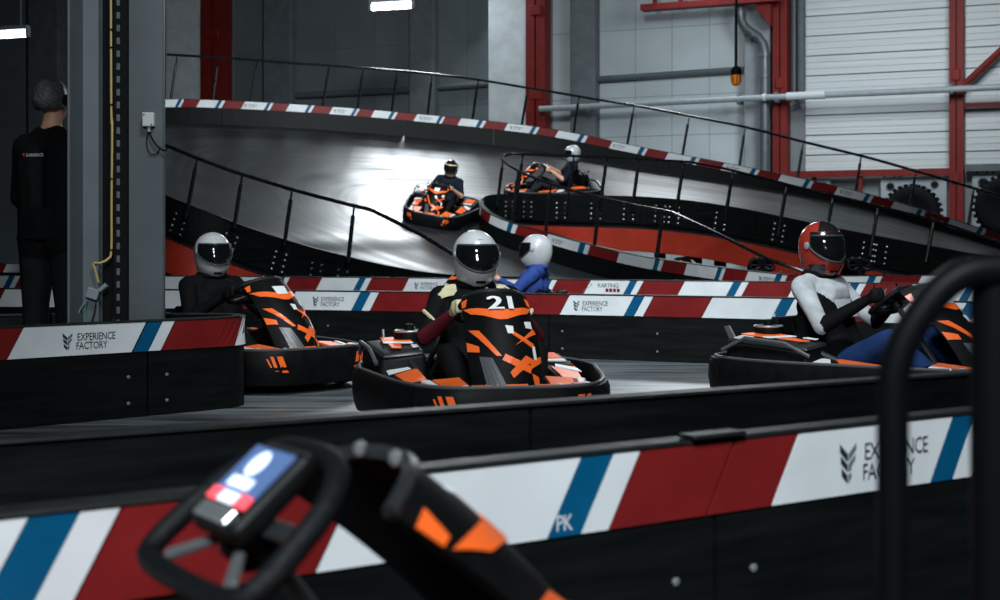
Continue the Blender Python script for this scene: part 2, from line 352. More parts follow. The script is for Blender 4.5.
# hanging orange beacon, ceiling tubes
bt = empty('warning_beacon', P(736, 86, 28), 'orange warning beacon hanging on a long black rod', 'beacon')
L = bt.location
mo('rod', tube([(0, 0, .36), (0, 0, 10.2 - L.z)], .03, 8), BLACK, bt); mo('cap', lathe([(.05, .40), (.075, .38), (.11, .34), (.11, .24), (.1, .22)], 18), BLACK, bt, 40)
mo('lens', lathe([(.02, 0), (.06, .015), (.085, .05), (.095, .1), (.095, .23)], 18), mat('amber_lens', (.75, .20, .01), .25, emit=.12, coat=.5), bt, 50)
for k in range(8):
    a = k * math.pi / 4; mo('lens_rib', tube([(.1 * math.cos(a), .1 * math.sin(a), .23), (.1 * math.cos(a), .1 * math.sin(a), .1), (.065 * math.cos(a), .065 * math.sin(a), .02)], .007, 5), BLACK, bt)
TUBE = mat('tube_glow', (.86, .95, 1), .3, emit=14)
def tube_light(x0, x1, y, Y, slope, lab):
    c = P((x0 + x1) / 2, y, Y); t = empty('tube_light', c, lab, 'light'); h = (x1 - x0) * Y / FPX / 2; dz = slope * h
    mo('tube', tube([(-h, 0, -dz), (h, 0, dz)], .085, 12), TUBE, t, True)
    mo('housing', xf(bbox(-h - .05, h + .05, -.13, .13, .09, .19), Matrix.Rotation(-math.atan(slope), 4, 'Y')), GIRT, t)
    for s in (-1, 1):
        mo('end_cap', xf(bbox(-.04, .04, -.09, .09, -.09, .12), Matrix.Translation((s * (h + .02), 0, s * dz))), GIRT, t)
        mo('hanger', tube([(s * h * .7, 0, .18), (s * h * .7, 0, 10.2 - c.z)], .012, 5), GIRT, t)
tube_light(371, 412, 6, 34, .06, 'short bright ceiling tube light above the ramp')
tube_light(-14, 27, 34.5, 34, .06, 'bright ceiling tube light above the person in black')
# ------------------------------------------------------------------ barriers
class Strip:
    def __init__(s, T, B, sgn):
        s.T, s.B, s.sgn = T, B, sgn; s.S = [0]
        for a, b in zip(T[:-1], T[1:]): s.S.append(s.S[-1] + (b - a).length)
        s.L = s.S[-1]
    def at(s, q, v, off=0.0):
        i = 0; lo, hi = 0, len(s.S) - 2
        while lo < hi:
            m = (lo + hi + 1) // 2
            if s.S[m] <= q: lo = m
            else: hi = m - 1
        i = lo; t = (q - s.S[i]) / max(1e-9, s.S[i + 1] - s.S[i])
        a, b = s.T[i], s.T[i + 1]; t1 = a.lerp(b, t); b1 = s.B[i].lerp(s.B[i + 1], t); up = t1 - b1
        def nrm(j):
            j0, j1 = max(0, j - 1), min(len(s.T) - 1, j + 1)
            return (s.T[j1] - s.T[j0]).cross(s.T[j] - s.B[j]).normalized()
        n = nrm(i).lerp(nrm(i + 1), min(1, max(0, t))).normalized() * s.sgn
        return b1 + up * v + n * off
    def find(s, px, lo=0, hi=None):
        hi = s.L if hi is None else hi; n = 600; pv = None
        for i in range(n + 1):
            q = lo + (hi - lo) * i / n; p = s.at(q, 1); x = CX + FPX * p.x / p.y
            if pv is not None and (pv - px) * (x - px) <= 0: return q
            pv = x
        return None
    def height(s, q): return (s.at(q, 1) - s.at(q, 0)).length
def sweep(st, q0, q1, prof, step=.09, slant=0.0):
    """closed profile [(v, off)] between arc lengths q0..q1"""
    n = max(1, int(abs(q1 - q0) / step + .5)); V, F = [], []; m = len(prof)
    for i in range(n + 1):
        q = q0 + (q1 - q0) * i / n
        for v, o in prof: V.append(st.at(q + (slant if v > .99 * max(p[0] for p in prof) else 0), v, o))
    for i in range(n):
        for j in range(m): F.append((i * m + j, i * m + (j + 1) % m, (i + 1) * m + (j + 1) % m, (i + 1) * m + j))
    F.append(tuple(range(m))); F.append(tuple(range(n * m, (n + 1) * m)))
    return V, F
EMBLEM = [([(0, 1), (.48, .66), (.48, .40), (0, .74)], 0), ([(.52, .66), (1, 1), (1, .78), (.52, .42)], 1),
          ([(.04, .62), (.48, .32), (.48, .08), (.06, .38)], 0), ([(.52, .34), (.95, .64), (.93, .44), (.70, .26), (.70, .14), (.52, .1)], 1),
          ([(.08, .24), (.46, -.02), (.46, -.28), (.12, -.02)], 0), ([(.5, .0), (.70, .06), (.70, -.1), (.5, -.28)], 1)]
def lettering(st, q, d, v0, h, s, m, parent, name, xs=1.0, off=.0095):
    v, f, wdt = textgeo(s); H = st.height(q)
    return mo(name, ([st.at(q + d * p[0] * h * xs, v0 + p[1] * h / H, off) for p in v], f), m, parent, world=True), wdt * h * xs
def logo(st, q, d, vmid, size, parent, off=.0095):
    H = st.height(q)
    for mm, nm in ((INK, 'emblem_dark_half'), (INKG, 'emblem_grey_half')):
        V, F = [], []
        for pts, k in EMBLEM:
            if (k == 0) != (mm is INK): continue
            n = len(V); V += [st.at(q + d * p[0] * size * .62, vmid + (p[1] - .36) * size * .82 / H, off) for p in pts]; F.append(tuple(range(n, n + len(pts))))
        mo(nm, (V, F), mm, parent, world=True)
    v, f, w1 = textgeo('EXPERIENCE'); xs = size * 2.5 / (w1 * size * .44)
    lettering(st, q + d * size * .95, d, vmid + .04 * size / H, size * .44, 'EXPERIENCE', INK, parent, 'lettering', xs, off)
    lettering(st, q + d * size * .88, d, vmid - .50 * size / H, size * .44, 'FACTORY', INK, parent, 'lettering', xs, off)
def barrier(label, st, blues, logos=(), marks=(), th=.07, band=.176, panel=2.1, wide=None, size=.082, extend=True, base=None, both=False, group=None, karting=(), joint=(), bolts=True, vis=True):
    p0 = st.at(st.L / 2, 0); t = empty('track_barrier', base or (p0.x, p0.y, p0.z), label, 'barrier', group)
    n = max(1, round(st.L / panel))
    for i in range(n):
        q0, q1 = st.L * i / n + .006, st.L * (i + 1) / n - .006
        mo('barrier_panel', sweep(st, q0, q1, [(0, 0), (.985, 0), (.985, -th), (0, -th)]), PLASTIC, t, world=True)
    mo('cap_strip', sweep(st, 0, st.L, [(.985, .012), (1, .006), (1, -th - .01), (.985, -th - .012)]), CAP, t, world=True)
    if bolts:
        bv = []
        for i in range(n):
            for dq in (.12, .95, -.12):
                q = st.L * (i + (0 if dq > 0 else 1)) / n + dq
                for vv in (.15, .42):
                    c = st.at(q, vv, 0); nn = (st.at(q, vv, .1) - c).normalized()
                    bv.append(xf(lathe([(.011, 0), (.011, .006), (.006, .009)], 6), Matrix.Translation(c) @ nn.to_track_quat('Z', 'Y').to_matrix().to_4x4()))
        ob = mo('bolt_heads', join(*bv), mat('bolt_grey', (.12, .13, .14), .5), t, world=True); ob['kind'] = 'stuff'
    if not blues: return t
    bl = [st.find(x) if isinstance(x, (int, float)) else x[0] for x in blues]
    bl = [b for b in bl if b is not None]
    d = 1 if bl[1] > bl[0] else -1
    if extend:
        av = (bl[-1] - bl[0]) / (len(bl) - 1); av = d * min(abs(av), 1.4)
        lim = (lambda q: -1.5 < q < st.L + 1.5)
        while lim(bl[0] - av): bl.insert(0, bl[0] - av)
        while lim(bl[-1] + av): bl.append(bl[-1] + av)
    sl = .09
    def seg(name, a, b, m, q_ref):
        a, b = a - d * sl / 2, b - d * sl / 2
        lo, hi = (a, b) if a < b else (b, a)
        lo, hi = max(lo, .0 if d > 0 else sl), min(hi, st.L - (sl if d > 0 else 0))
        if hi - lo < .02: return
        H = st.height((lo + hi) / 2); v1 = 1 - .012 / H; v0 = 1 - band / H
        mo(name, sweep(st, lo + .001, hi - .001, [(v0, -.002), (v0, .007), (v1, .007), (v1, -.002)], .05, d * sl), m, t, world=True)
    for i in range(len(bl) - 1):
        a, b = bl[i], bl[i + 1]; Lp = b - a
        seg('blue_stripe', a - Lp * .037, a + Lp * .037, BLUE, a)
        seg('white_panel', a + Lp * .037, a + Lp * .098, WHITE, a)
        cut = [a + Lp * .098] + [x for x in [st.find(j) for j in joint] if x is not None and min(a, b) < x < max(a, b)] + [a + Lp * .50]
        for c0, c1 in zip(cut[:-1], cut[1:]): seg('red_panel', c0 + d * .004, c1 - d * .004, RED, a)
        seg('white_panel', a + Lp * .50, b - Lp * .037, WHITE, a)
    seg('blue_stripe', bl[-1] - d * .045, bl[-1] + d * .045, BLUE, bl[-1])
    for x in logos:
        q = st.find(x)
        if q is not None: logo(st, q, d, 1 - (band * .56) / st.height(q), size, t)
    for x in marks:
        q = st.find(x)
        if q is not None: lettering(st, q, d, 1 - (band - .012) / st.height(q), .034, 'PK', WHITE, t, 'lettering', .8)
    for x in karting:
        q = st.find(x)
        if q is not None:
            H = st.height(q); vv = 1 - band * .5 / H
            lettering(st, q, d, vv - .005 / H, .048, 'KARTING', INK, t, 'lettering', .9)
            for k in range(4): mo('red_print', sweep(st, q + d * (.09 + k * .045), q + d * (.125 + k * .045), [(vv - .055 / H, .006), (vv - .055 / H, .0095), (vv - .016 / H, .0095), (vv - .016 / H, .006)]), RED, t, world=True)
            mo('swoosh_print', ([st.at(q + d * (-.13 + .05 * math.sin(k * .5) + (k % 2) * .008), vv + (.06 - .011 * k) / H, .0095) for k in range(12)], [(k, k + 1, k + 3, k + 2) for k in range(0, 9, 2)]), INKG, t, world=True)
    return t
HT = .546
def ground_strip(pts, sgn, ht=HT, per=6):
    T = catmull([(p[0], p[1], ht) for p in pts], per); return Strip(T, [Vector((p.x, p.y, 0)) for p in T], sgn)
def gtop(px, py): return G(px, CAMH and (CAMH - HT) * FPX / (py - HY))       # plan position of a barrier top seen at (px,py)
# pit barrier: the row facing the photographer, and the back of the row behind it
n0, n1 = Vector((-.765, 2.36, 0)), Vector((1.256, 3.71, 0)); nd = (n1 - n0).normalized()
st_near = ground_strip([n0 - nd * 2.4, n0, n1, n1 + nd * 1.4, n1 + nd * 3], 1)
barrier('red, white and blue banded barrier directly behind the empty kart with the lit screen', st_near, [22, 574, 948], logos=[836], marks=[553], th=.05, size=.095, joint=[716])
m0, m1 = Vector((-1.06, 3.27, 0)), Vector((1.64, 4.85, 0)); md = (m1 - m0).normalized()
st_mid = ground_strip([m0 - md * 2.6, m0, m1, m1 + md * 2, m1 + md * 4], -1)
barrier('plain black back of a barrier behind the banded pit barrier', st_mid, [], th=.06)
for q in (716,):      # shiny clamp plate on the joint
    c = st_near.at(st_near.find(q), 1); top('joint_clamp', bevel(xf(box(-.10, .06, -.03, .03, .002, .012), Matrix.Translation(c) @ Matrix.Rotation(math.atan2(nd.y, nd.x), 4, 'Z')), .003, 1), CAP, 'dark clamp plate lying on the panel joint of the pit barrier', 'clamp')
# island barrier round the pillar
st_c = ground_strip([(-4.9, 5.2), (-3.7, 6.32), (-2.63, 7.3), (-2.05, 7.84), (-1.70, 8.16), (-1.575, 8.32), (-1.565, 8.48), (-1.72, 8.62), (-2.3, 8.66), (-3.2, 8.5), (-4.6, 8.1)], 1, per=7)
barrier('banded barrier with a rounded end in front of the grey pillar', st_c, [(st_c.find(146) - 1.55,), (st_c.find(146),), (st_c.find(146) + 1.26,)], logos=[60], th=.05, size=.09)
# the two long barriers of the straight
st_a = ground_strip([gtop(-120, 287), gtop(0, 288), gtop(330, 290.5), gtop(580, 294), gtop(760, 297), gtop(954, 301), gtop(1150, 305), gtop(1500, 312)], 1)
barrier('long banded barrier of the straight directly behind the three large karts', st_a, [-80, 85, 221, 360, 497, 633, 780, 968], logos=[311, 572, 920], marks=[771, 490], size=.088, extend=True)
st_b = ground_strip([gtop(-120, 274.2), gtop(0, 274.8), gtop(300, 276.5), gtop(656, 280), gtop(900, 283), gtop(1100, 286), gtop(1400, 290)], 1)
barrier('second banded barrier of the straight with the small karting print', st_b, [8, 92, 186, 278, 358, 452, 545, 630, 733, 850, 965], logos=[243, 413, 880], karting=[596], size=.088, marks=[])
st_f = ground_strip([gtop(-60, 263), gtop(40, 263.5), gtop(90, 264)], 1)
barrier('short far banded barrier seen beside the trouser legs', st_f, [-20, 30, 80])
# ------------------------------------------------------------------ the ramp
ST = [((1170, 265, 25.0), (1170, 275.5, 18.4), .5), ((1040, 246, 26.0), (1040, 264, 19.2), .24), ((1000, 234, 26.5), (1000, 258, 19.8), .26), ((869, 194, 28), (850, 230, 21.5), .31), ((755, 168.5, 29.5), (730, 206, 22.8), .40),
      ((642, 147, 30.5), (650, 197, 23.6), .48), ((540, 127, 31.2), (560, 195, 24.4), .53), ((400, 112, 31.5), (505, 194, 25.2), .546),
      ((280, 103, 31.2), (488, 196.5, 25.6), .546), ((165, 99, 30), (481, 199, 25.6), .546), (Vector((-8.0, 28.3, 3.70)), (479.3, 202, 25.4), .546),
      (Vector((-7.55, 25.4, 2.95)), (480, 205, 25.2), .546), (Vector((-6.4, 22.2, 2.2)), (484, 209, 24.9), .546), ((165, 193.5, 20.4), (490, 213.5, 24.6), .546),
      ((235, 222, 20.3), (510, 222, 24.0), .546), ((300, 243, 20.0), (545, 232, 23.3), .546), ((350, 256, 19.5), (583, 242.5, 22.4), .546),
      ((400, 267, 18.8), (640, 255.5, 20.8), .546), ((450, 274, 18.2), (720, 267, 18.8), .546), ((520, 276.5, 17.6), (800, 276, 17.5), .546)]
pv = lambda q: q if isinstance(q, Vector) else P(*q)
def zdown(p, h): return Vector((p.x, p.y, max(0.004, p.z - h)))
OT = catmull([pv(a) for a, b, h in ST], 8); IT = catmull([pv(b) for a, b, h in ST], 8)
hs = [v.x for v in catmull([Vector((h, 0, 0)) for a, b, h in ST], 8)]
OB = [zdown(p, h) for p, h in zip(OT, hs)]; IB = [zdown(p, .47) for p in IT]
NS = len(OT); NVX = 10
ramp = empty('race_ramp', (-3, 25, 0), 'banked grey hairpin ramp on red steel beams', 'ramp')
dv, df = [], []
for i in range(NS):
    for j in range(NVX + 1): dv.append(OB[i].lerp(IB[i], j / NVX))
for i in range(NS):
    for j in range(NVX + 1): dv.append(OB[i].lerp(IB[i], j / NVX) - Vector((0, 0, .10)))
I2 = lambda l, i, j: l * NS * (NVX + 1) + i * (NVX + 1) + j
for i in range(NS - 1):
    for j in range(NVX):
        df.append((I2(0, i, j), I2(0, i, j + 1), I2(0, i + 1, j + 1), I2(0, i + 1, j))); df.append((I2(1, i, j), I2(1, i + 1, j), I2(1, i + 1, j + 1), I2(1, i, j + 1)))
    for j in (0, NVX): df.append((I2(0, i, j), I2(0, i + 1, j), I2(1, i + 1, j), I2(1, i, j)))
deck = mo('deck', (dv, df), DECKM, ramp, 60, True)
uvl = deck.data.uv_layers.new(name='UVMap'); arc = [0]
for i in range(1, NS): arc.append(arc[-1] + ((OB[i] + IB[i]) / 2 - (OB[i - 1] + IB[i - 1]) / 2).length)
for l in deck.data.loops:
    vi = l.vertex_index % (NS * (NVX + 1)); uvl.data[l.index].uv = (arc[vi // (NVX + 1)] * .12, (vi % (NVX + 1)) / NVX)
DBVH = BVHTree.FromPolygons(dv, [f for f in df])
def deck_at(x, y):
    h, n, _, _ = DBVH.ray_cast(Vector((x, y, 9)), Vector((0, 0, -1)))
    return h, (n if n.z > 0 else -n)
# red edge beams
def beam(i0, i1, line, out, hb):
    V, F = [], []; i0 += 8; i1 += 8
    for i in range(i0, i1 + 1):
        c = line[i]; o = (line[i] - (OB[i] + IB[i]) / 2); o.z = 0; o.normalize()
        t0 = c.z - .10; b0 = max(.02, t0 - hb)
        if t0 - b0 < .03: b0 = t0 - .03
        for z, q in ((t0, .02), (t0, -.10), (b0, -.10), (b0, .02), (b0, .06), (b0 - .012, .06), (t0 + .012, .06)):
            p = c + o * (q + out); V.append((p.x, p.y, z))
    m = 7
    for i in range(i1 - i0):
        for j in range(m): F.append((i * m + j, i * m + (j + 1) % m, (i + 1) * m + (j + 1) % m, (i + 1) * m + j))
    F.append(tuple(range(m))); F.append(tuple(range((i1 - i0) * m, (i1 - i0 + 1) * m)))
    return V, F
for i0, i1 in ((8, 24), (24, 34), (34, 50)): mo('edge_beam', beam(i0, i1, IB, .02, .36), RAMPRED, ramp, 30, True)
for i0, i1 in ((64, 84), (84, 108)): mo('edge_beam', beam(i0, i1, OB, .02, .46), RAMPRED, ramp, 30, True)
for i0, i1 in ((8, 40), (40, 64)): mo('edge_beam', beam(i0, i1, OB, .02, .46), RAMPRED, ramp, 30, True)
# supports
def support(p, m=BLACK, r=.09):
    if p.z > .55: mo('support_post', box(p.x - r, p.x + r, p.y - r, p.y + r, 0, p.z - .13), m, ramp, world=True)
for i in (16, 22, 25, 31, 38, 46): support(IB[i + 8] + (OB[i + 8] - IB[i + 8]) * .06)
for i in (16, 28, 40, 50, 60, 72, 84, 96): support(OB[i + 8] + (IB[i + 8] - OB[i + 8]) * .05)
for i in (28, 44, 60, 80): support((OB[i + 8] + IB[i + 8]) / 2)
# barriers of the ramp
st_o = Strip(OT, OB, -1)
barrier('banded outer barrier of the banked ramp with the back showing above the red beam', st_o, [180, 218.5, 269, 308.6, 355.6, 394, 440.6, 482, 535, 583, 642, 692.6, 755, 807, 869, 921, 979][::-1] and [180, 218.5, 269, 308.6, 355.6, 394, 440.6, 482, 535, 583, 642, 692.6, 755, 807, 869, 921, 979], logos=[246, 336, 420, 512, 616, 729, 843], size=.085, bolts=False)
IT2 = list(reversed(IT)); IB2 = list(reversed(IB))
e0, e1 = IT2[0], G(880, 17.2, HT); ext = catmull([G(1300, 17.6, HT), G(1150, 17.9, HT), G(950, 18.0, HT), G(870, 17.8, HT), e0], 8)[:-1]
IT2 = ext + IT2; IB2 = [Vector((p.x, p.y, 0)) for p in ext] + IB2
st_i = Strip(IT2, IB2, -1)
barrier('banded inner barrier curling round the nose of the hairpin island', st_i, [510, 582.5, 658, 719, 779], logos=[553, 790 - 30], size=.085, bolts=False)
# brackets with bright bolts on the backs of both ramp barriers
def bracket(c, tdir, up, n, parent):
    M = Matrix((tdir.to_4d(), up.to_4d(), n.to_4d(), (0, 0, 0, 1))).transposed(); M.translation = c
    for k in range(4): M[3][k] = 1.0 if k == 3 else 0.0
    mo('bracket_plate', xf(box(-.13, .13, -.17, .17, 0, .012), M), DSTEEL, parent, world=True)
    bs = [xf(lathe([(.017, .012), (.017, .022), (.009, .026)], 6), M @ Matrix.Translation((sx * .085, sy, 0))) for sx in (-1, 1) for sy in (-.13, -.045, .045, .13)]
    ob = mo('bolt_heads', join(*bs), STEEL, parent, world=True); ob['kind'] = 'stuff'
# ------------------------------------------------------------------ guard rails
def rail(label, line, posts, r=.029):
    base = line[0]; t = empty('guard_rail', (base.x, base.y, 0), label, 'railing')
    mo('top_tube', tube(line, r, 8), DSTEEL, t, True, True)
    for a, b in posts:
        a, b = Vector(a), Vector(b); m = a.lerp(b, .16)
        mo('post_pin', tube([a, m], .016, 6), DSTEEL, t, world=True)
        mo('post', tube([m, b], .03, 8), DSTEEL, t, True, True)
    return t
def depth_of(st, px, lo, hi):
    q = st.find(px, lo, hi); return (st.at(q, 1).y, q) if q is not None else (None, None)
# back run of the outer barrier
q165 = st_o.find(166); ro = []
for x, y in ((1040, 208), (1000, 196), (950, 181), (900, 166.5), (862, 156), (800, 141), (745, 127), (690, 116), (637, 106), (600, 100), (553, 92), (534, 89), (480, 80), (440, 75), (400, 71), (330, 65.5), (290, 63), (240, 59), (175, 55), (168, 54.6)):
    Yd, q = depth_of(st_o, x, 0, q165 + .5); ro.append(P(x, y, (Yd or st_o.at(0, 1).y) + .14))
ps = []
for tx, ty, bx, by in ((177, 57, 170, 99), (218, 60, 212, 100), (257, 62, 250, 102), (329, 67, 322, 105), (363, 70, 357, 108), (397, 73, 391, 111), (432, 76, 427, 115), (478, 81, 472, 118), (528, 89, 521, 123), (579, 97, 573, 131), (634, 107, 627, 140), (689, 118, 682, 152), (745, 129, 739, 163), (803, 144, 797, 176), (861, 157, 855, 190), (916, 172, 909, 204), (974, 189, 968, 221)):
    Yd, q = depth_of(st_o, bx, 0, q165 + .5); Yd = (Yd or 30) + .14
    ps.append((P(tx, ty, Yd), P(bx, by + 6, Yd)))
rail('long black guard rail with leaning posts on the outer barrier below the wall', catmull(ro, 3), ps)
# front-left run of the outer barrier (seen from outside)
lo = st_o.L * .5; rl = []; ps = []
def yl(x):
    q = st_o.find(x, q165 + 3, st_o.L); return (st_o.at(q, 1).y if q is not None else 18.0), q
for x, y in ((150, 138), (165, 145), (197, 158), (235, 172), (292, 189.5), (320, 197), (355, 206), (369, 209), (374, 211), (420, 234), (450, 252), (478, 271)): rl.append(P(x, y, (yl(x)[0] if x < 400 else yl(400)[0] - (x - 400) * .006) - .16))
qf = yl(166)[1]; arcq = [q165 + .4 + (qf - q165 - .9) * i / 12 for i in range(13)]     # round the outside of the hairpin, joining both runs
up_ = lambda q, h: st_o.at(q, 1, -.16) + Vector((0, 0, h))
rl = [up_(q, .95 - .25 * i / 12) for i, q in enumerate(arcq)] + rl[1:]
for i in (1, 3, 5, 7, 9, 11): ps.append((up_(arcq[i], .95 - .25 * i / 12), up_(arcq[i], -.3)))
for tx, ty, bx, by in ((197, 159, 186, 217), (242, 176, 234, 228), (292, 190.5, 284, 246), (354, 206.5, 348, 262)):
    Yd = yl(bx)[0] - .16; ps.append((P(tx, ty, Yd), P(bx, by, Yd)))
rail_front = rail('black guard rail descending beside the ramp edge behind the white helmeted drivers', rl, ps)
def put_bracket(st, q, parent, v=.36):
    c = st.at(q, v, -.072); n = (st.at(q, v, -.1) - st.at(q, v, 0)).normalized(); td = (st.at(min(st.L, q + .05), v) - st.at(max(0, q - .05), v)).normalized(); up = n.cross(td).normalized()
    bracket(c, td, up, n, parent)
for x in (180, 229, 281, 318, 345, 380): put_bracket(st_o, yl(x)[1], rail_front)
# rail of the inner island: one continuous bent tube
qn = st_i.find(484); rb = []; ps = []
def yf(x): q = st_i.find(x, 0, qn); return (st_i.at(q, 1).y if q is not None else 25.3), q
def yb(x): q = st_i.find(x, qn + 1.0, st_i.L); return (st_i.at(q, 1).y if q is not None else 25.3), q
for x, y in ((830, 283), (800, 270), (770, 260), (740, 245), (710, 230), (672, 212.5), (660, 210), (640, 206.5), (600, 197.6), (570, 190), (545, 182), (520, 172)): rb.append(P(x, y, yf(min(x, 790))[0] + .12))
rb += [P(508, 165, 24.9), P(502, 159.5, 25.2), P(504.5, 155.8, 25.4), P(512, 154, 25.3)]
for x, y in ((525, 154.3), (560, 155.5), (600, 157), (640, 159), (690, 162), (720, 167.5), (755, 176), (780, 182.5), (802, 188.5), (850, 200), (890, 209), (930, 219), (1000, 242), (1036, 254)): rb.append(P(x, y, yb(min(x, 990))[0] - .12))
for tx, ty, bx, by in ((518, 171, 512, 226), (551, 184, 545, 238), (600, 197.6, 594, 250), (663, 210.5, 656, 264)):
    Yd = yf(bx)[0] + .12; ps.append((P(tx, ty, Yd), P(bx, by, Yd)))
ps.append((P(503, 160, 25.2), P(497, 207, 25.2)))
for tx, ty, bx, by in ((523, 154.3, 515, 212), (574, 156, 566, 212), (607, 157.5, 599, 212), (639, 159, 632, 212), (684, 161, 676, 213), (733, 170.5, 725, 220), (787, 184.5, 778, 236), (833, 196, 825, 244), (878, 206.5, 870, 256), (934, 220, 926, 262)):
    Yd = yb(bx)[0] - .12; ps.append((P(tx, ty, Yd), P(bx, by, Yd)))
rail_in = rail('black tube railing bent round the nose of the hairpin island', rb, ps, .023)
for x in (512, 530, 563, 597, 630, 662, 675, 722, 780, 870, 882): put_bracket(st_i, yb(x)[1], rail_in, .42)
# ------------------------------------------------------------------ karts (local frame: x forward, y left, z up, origin on the ground)
SILVER = mat('kart_silver', (.5, .53, .55), .3, metal=.8)
KWHITE = mat('kart_white', (.72, .74, .75), .4)
KBLACK = mat('kart_black', (.0035, .004, .0045), .5, var=.3, scale=12, spec=.1)
DGREY = mat('kart_dark_grey', (.018, .02, .022), .38, var=.2)
CHROME = mat('chrome', (.62, .65, .67), .18, metal=1)
SEATM = mat('seat_shell', (.004, .0045, .005), .4, spec=.25)
SCREENM = mat('wheel_screen', (.07, .12, .26), .3, emit=.5)
SCRW = mat('screen_digits', (.62, .72, .85), .3, emit=1.1)
SCRR = mat('screen_red', (.95, .09, .11), .3, emit=.9)
GREYPLATE = mat('kart_grey_plate', (.075, .08, .085), .4)
def bloop(a, off=0.0):
    """bumper outline: a rounded rectangle, fuller at the front"""
    n = 4.2; c, s = math.cos(a), math.sin(a)
    x = .05 + (.90 + off) * math.copysign(abs(c) ** (2 / n), c)
    return (x, (.68 * (1 - .28 * min(1, max(0, (x + .2) / 1.15))) + off) * math.copysign(abs(s) ** (2 / n), s))
def bseg(a0, a1, prof, n=26):
    V, F = [], []; m = len(prof)
    for i in range(n + 1):
        a = a0 + (a1 - a0) * i / n
        for o, z in prof: x, y = bloop(a, o); V.append((x, y, z))
    for i in range(n):
        for j in range(m): F.append((i * m + j, i * m + (j + 1) % m, (i + 1) * m + (j + 1) % m, (i + 1) * m + j))
    F.append(tuple(range(m))); F.append(tuple(range(n * m, n * m + m)))
    return V, F
def fair(u, v):
    """front fairing surface: u across -1..1, v upwards 0..1"""
    w_ = .17 - .005 * v + .012 * math.sin(v * math.pi); x = .80 - .40 * v + .05 * math.sin(v * math.pi) - .10 * abs(u) ** 2.2
    return Vector((x, u * w_, .26 + .475 * v - .045 * abs(u) ** 3 * v))
def fpoly(q, off=.008, th=.004, nu=4, nv=3):
    """sticker: bilinear quad q (4 (u,v) corners) laid on the fairing"""
    def uv(s, t):
        a = Vector(q[0]).lerp(Vector(q[1]), s); b = Vector(q[3]).lerp(Vector(q[2]), s); return a.lerp(b, t)
    V, F = [], []
    for o_ in (off, off + th):
        for i in range(nu + 1):
            for j in range(nv + 1):
                p = uv(i / nu, j / nv); e = .01
                n = (fair(p.x + e, p.y) - fair(p.x - e, p.y)).cross(fair(p.x, p.y + e) - fair(p.x, p.y - e)).normalized()
                V.append(fair(p.x, p.y) + (n if n.x > 0 else -n) * o_)
    N = (nu + 1) * (nv + 1); I = lambda l, i, j: l * N + i * (nv + 1) + j
    for l in (0, 1):
        for i in range(nu):
            for j in range(nv): F.append((I(l, i, j), I(l, i, j + 1), I(l, i + 1, j + 1), I(l, i + 1, j)))
    for i in range(nu):
        for j in (0, nv): F.append((I(0, i, j), I(0, i + 1, j), I(1, i + 1, j), I(1, i, j)))
    for j in range(nv):
        for i in (0, nu): F.append((I(0, i, j), I(0, i, j + 1), I(1, i, j + 1), I(1, i, j)))
    return V, F
def wheel_geo(x, y, r, w_):
    t = lathe([(r * .55, -w_ / 2 + .01), (r * .85, -w_ / 2), (r * .97, -w_ * .38), (r, -w_ * .2), (r, w_ * .2), (r * .97, w_ * .38), (r * .85, w_ / 2), (r * .55, w_ / 2 - .01)], 24, 'y', (x, y, r))
    m = lathe([(.02, -w_ * .44), (r * .3, -w_ * .40), (r * .55, -w_ * .46), (r * .56, 0), (r * .55, w_ * .46), (r * .3, w_ * .40), (.02, w_ * .44)], 20, 'y', (x, y, r))
    return t, m
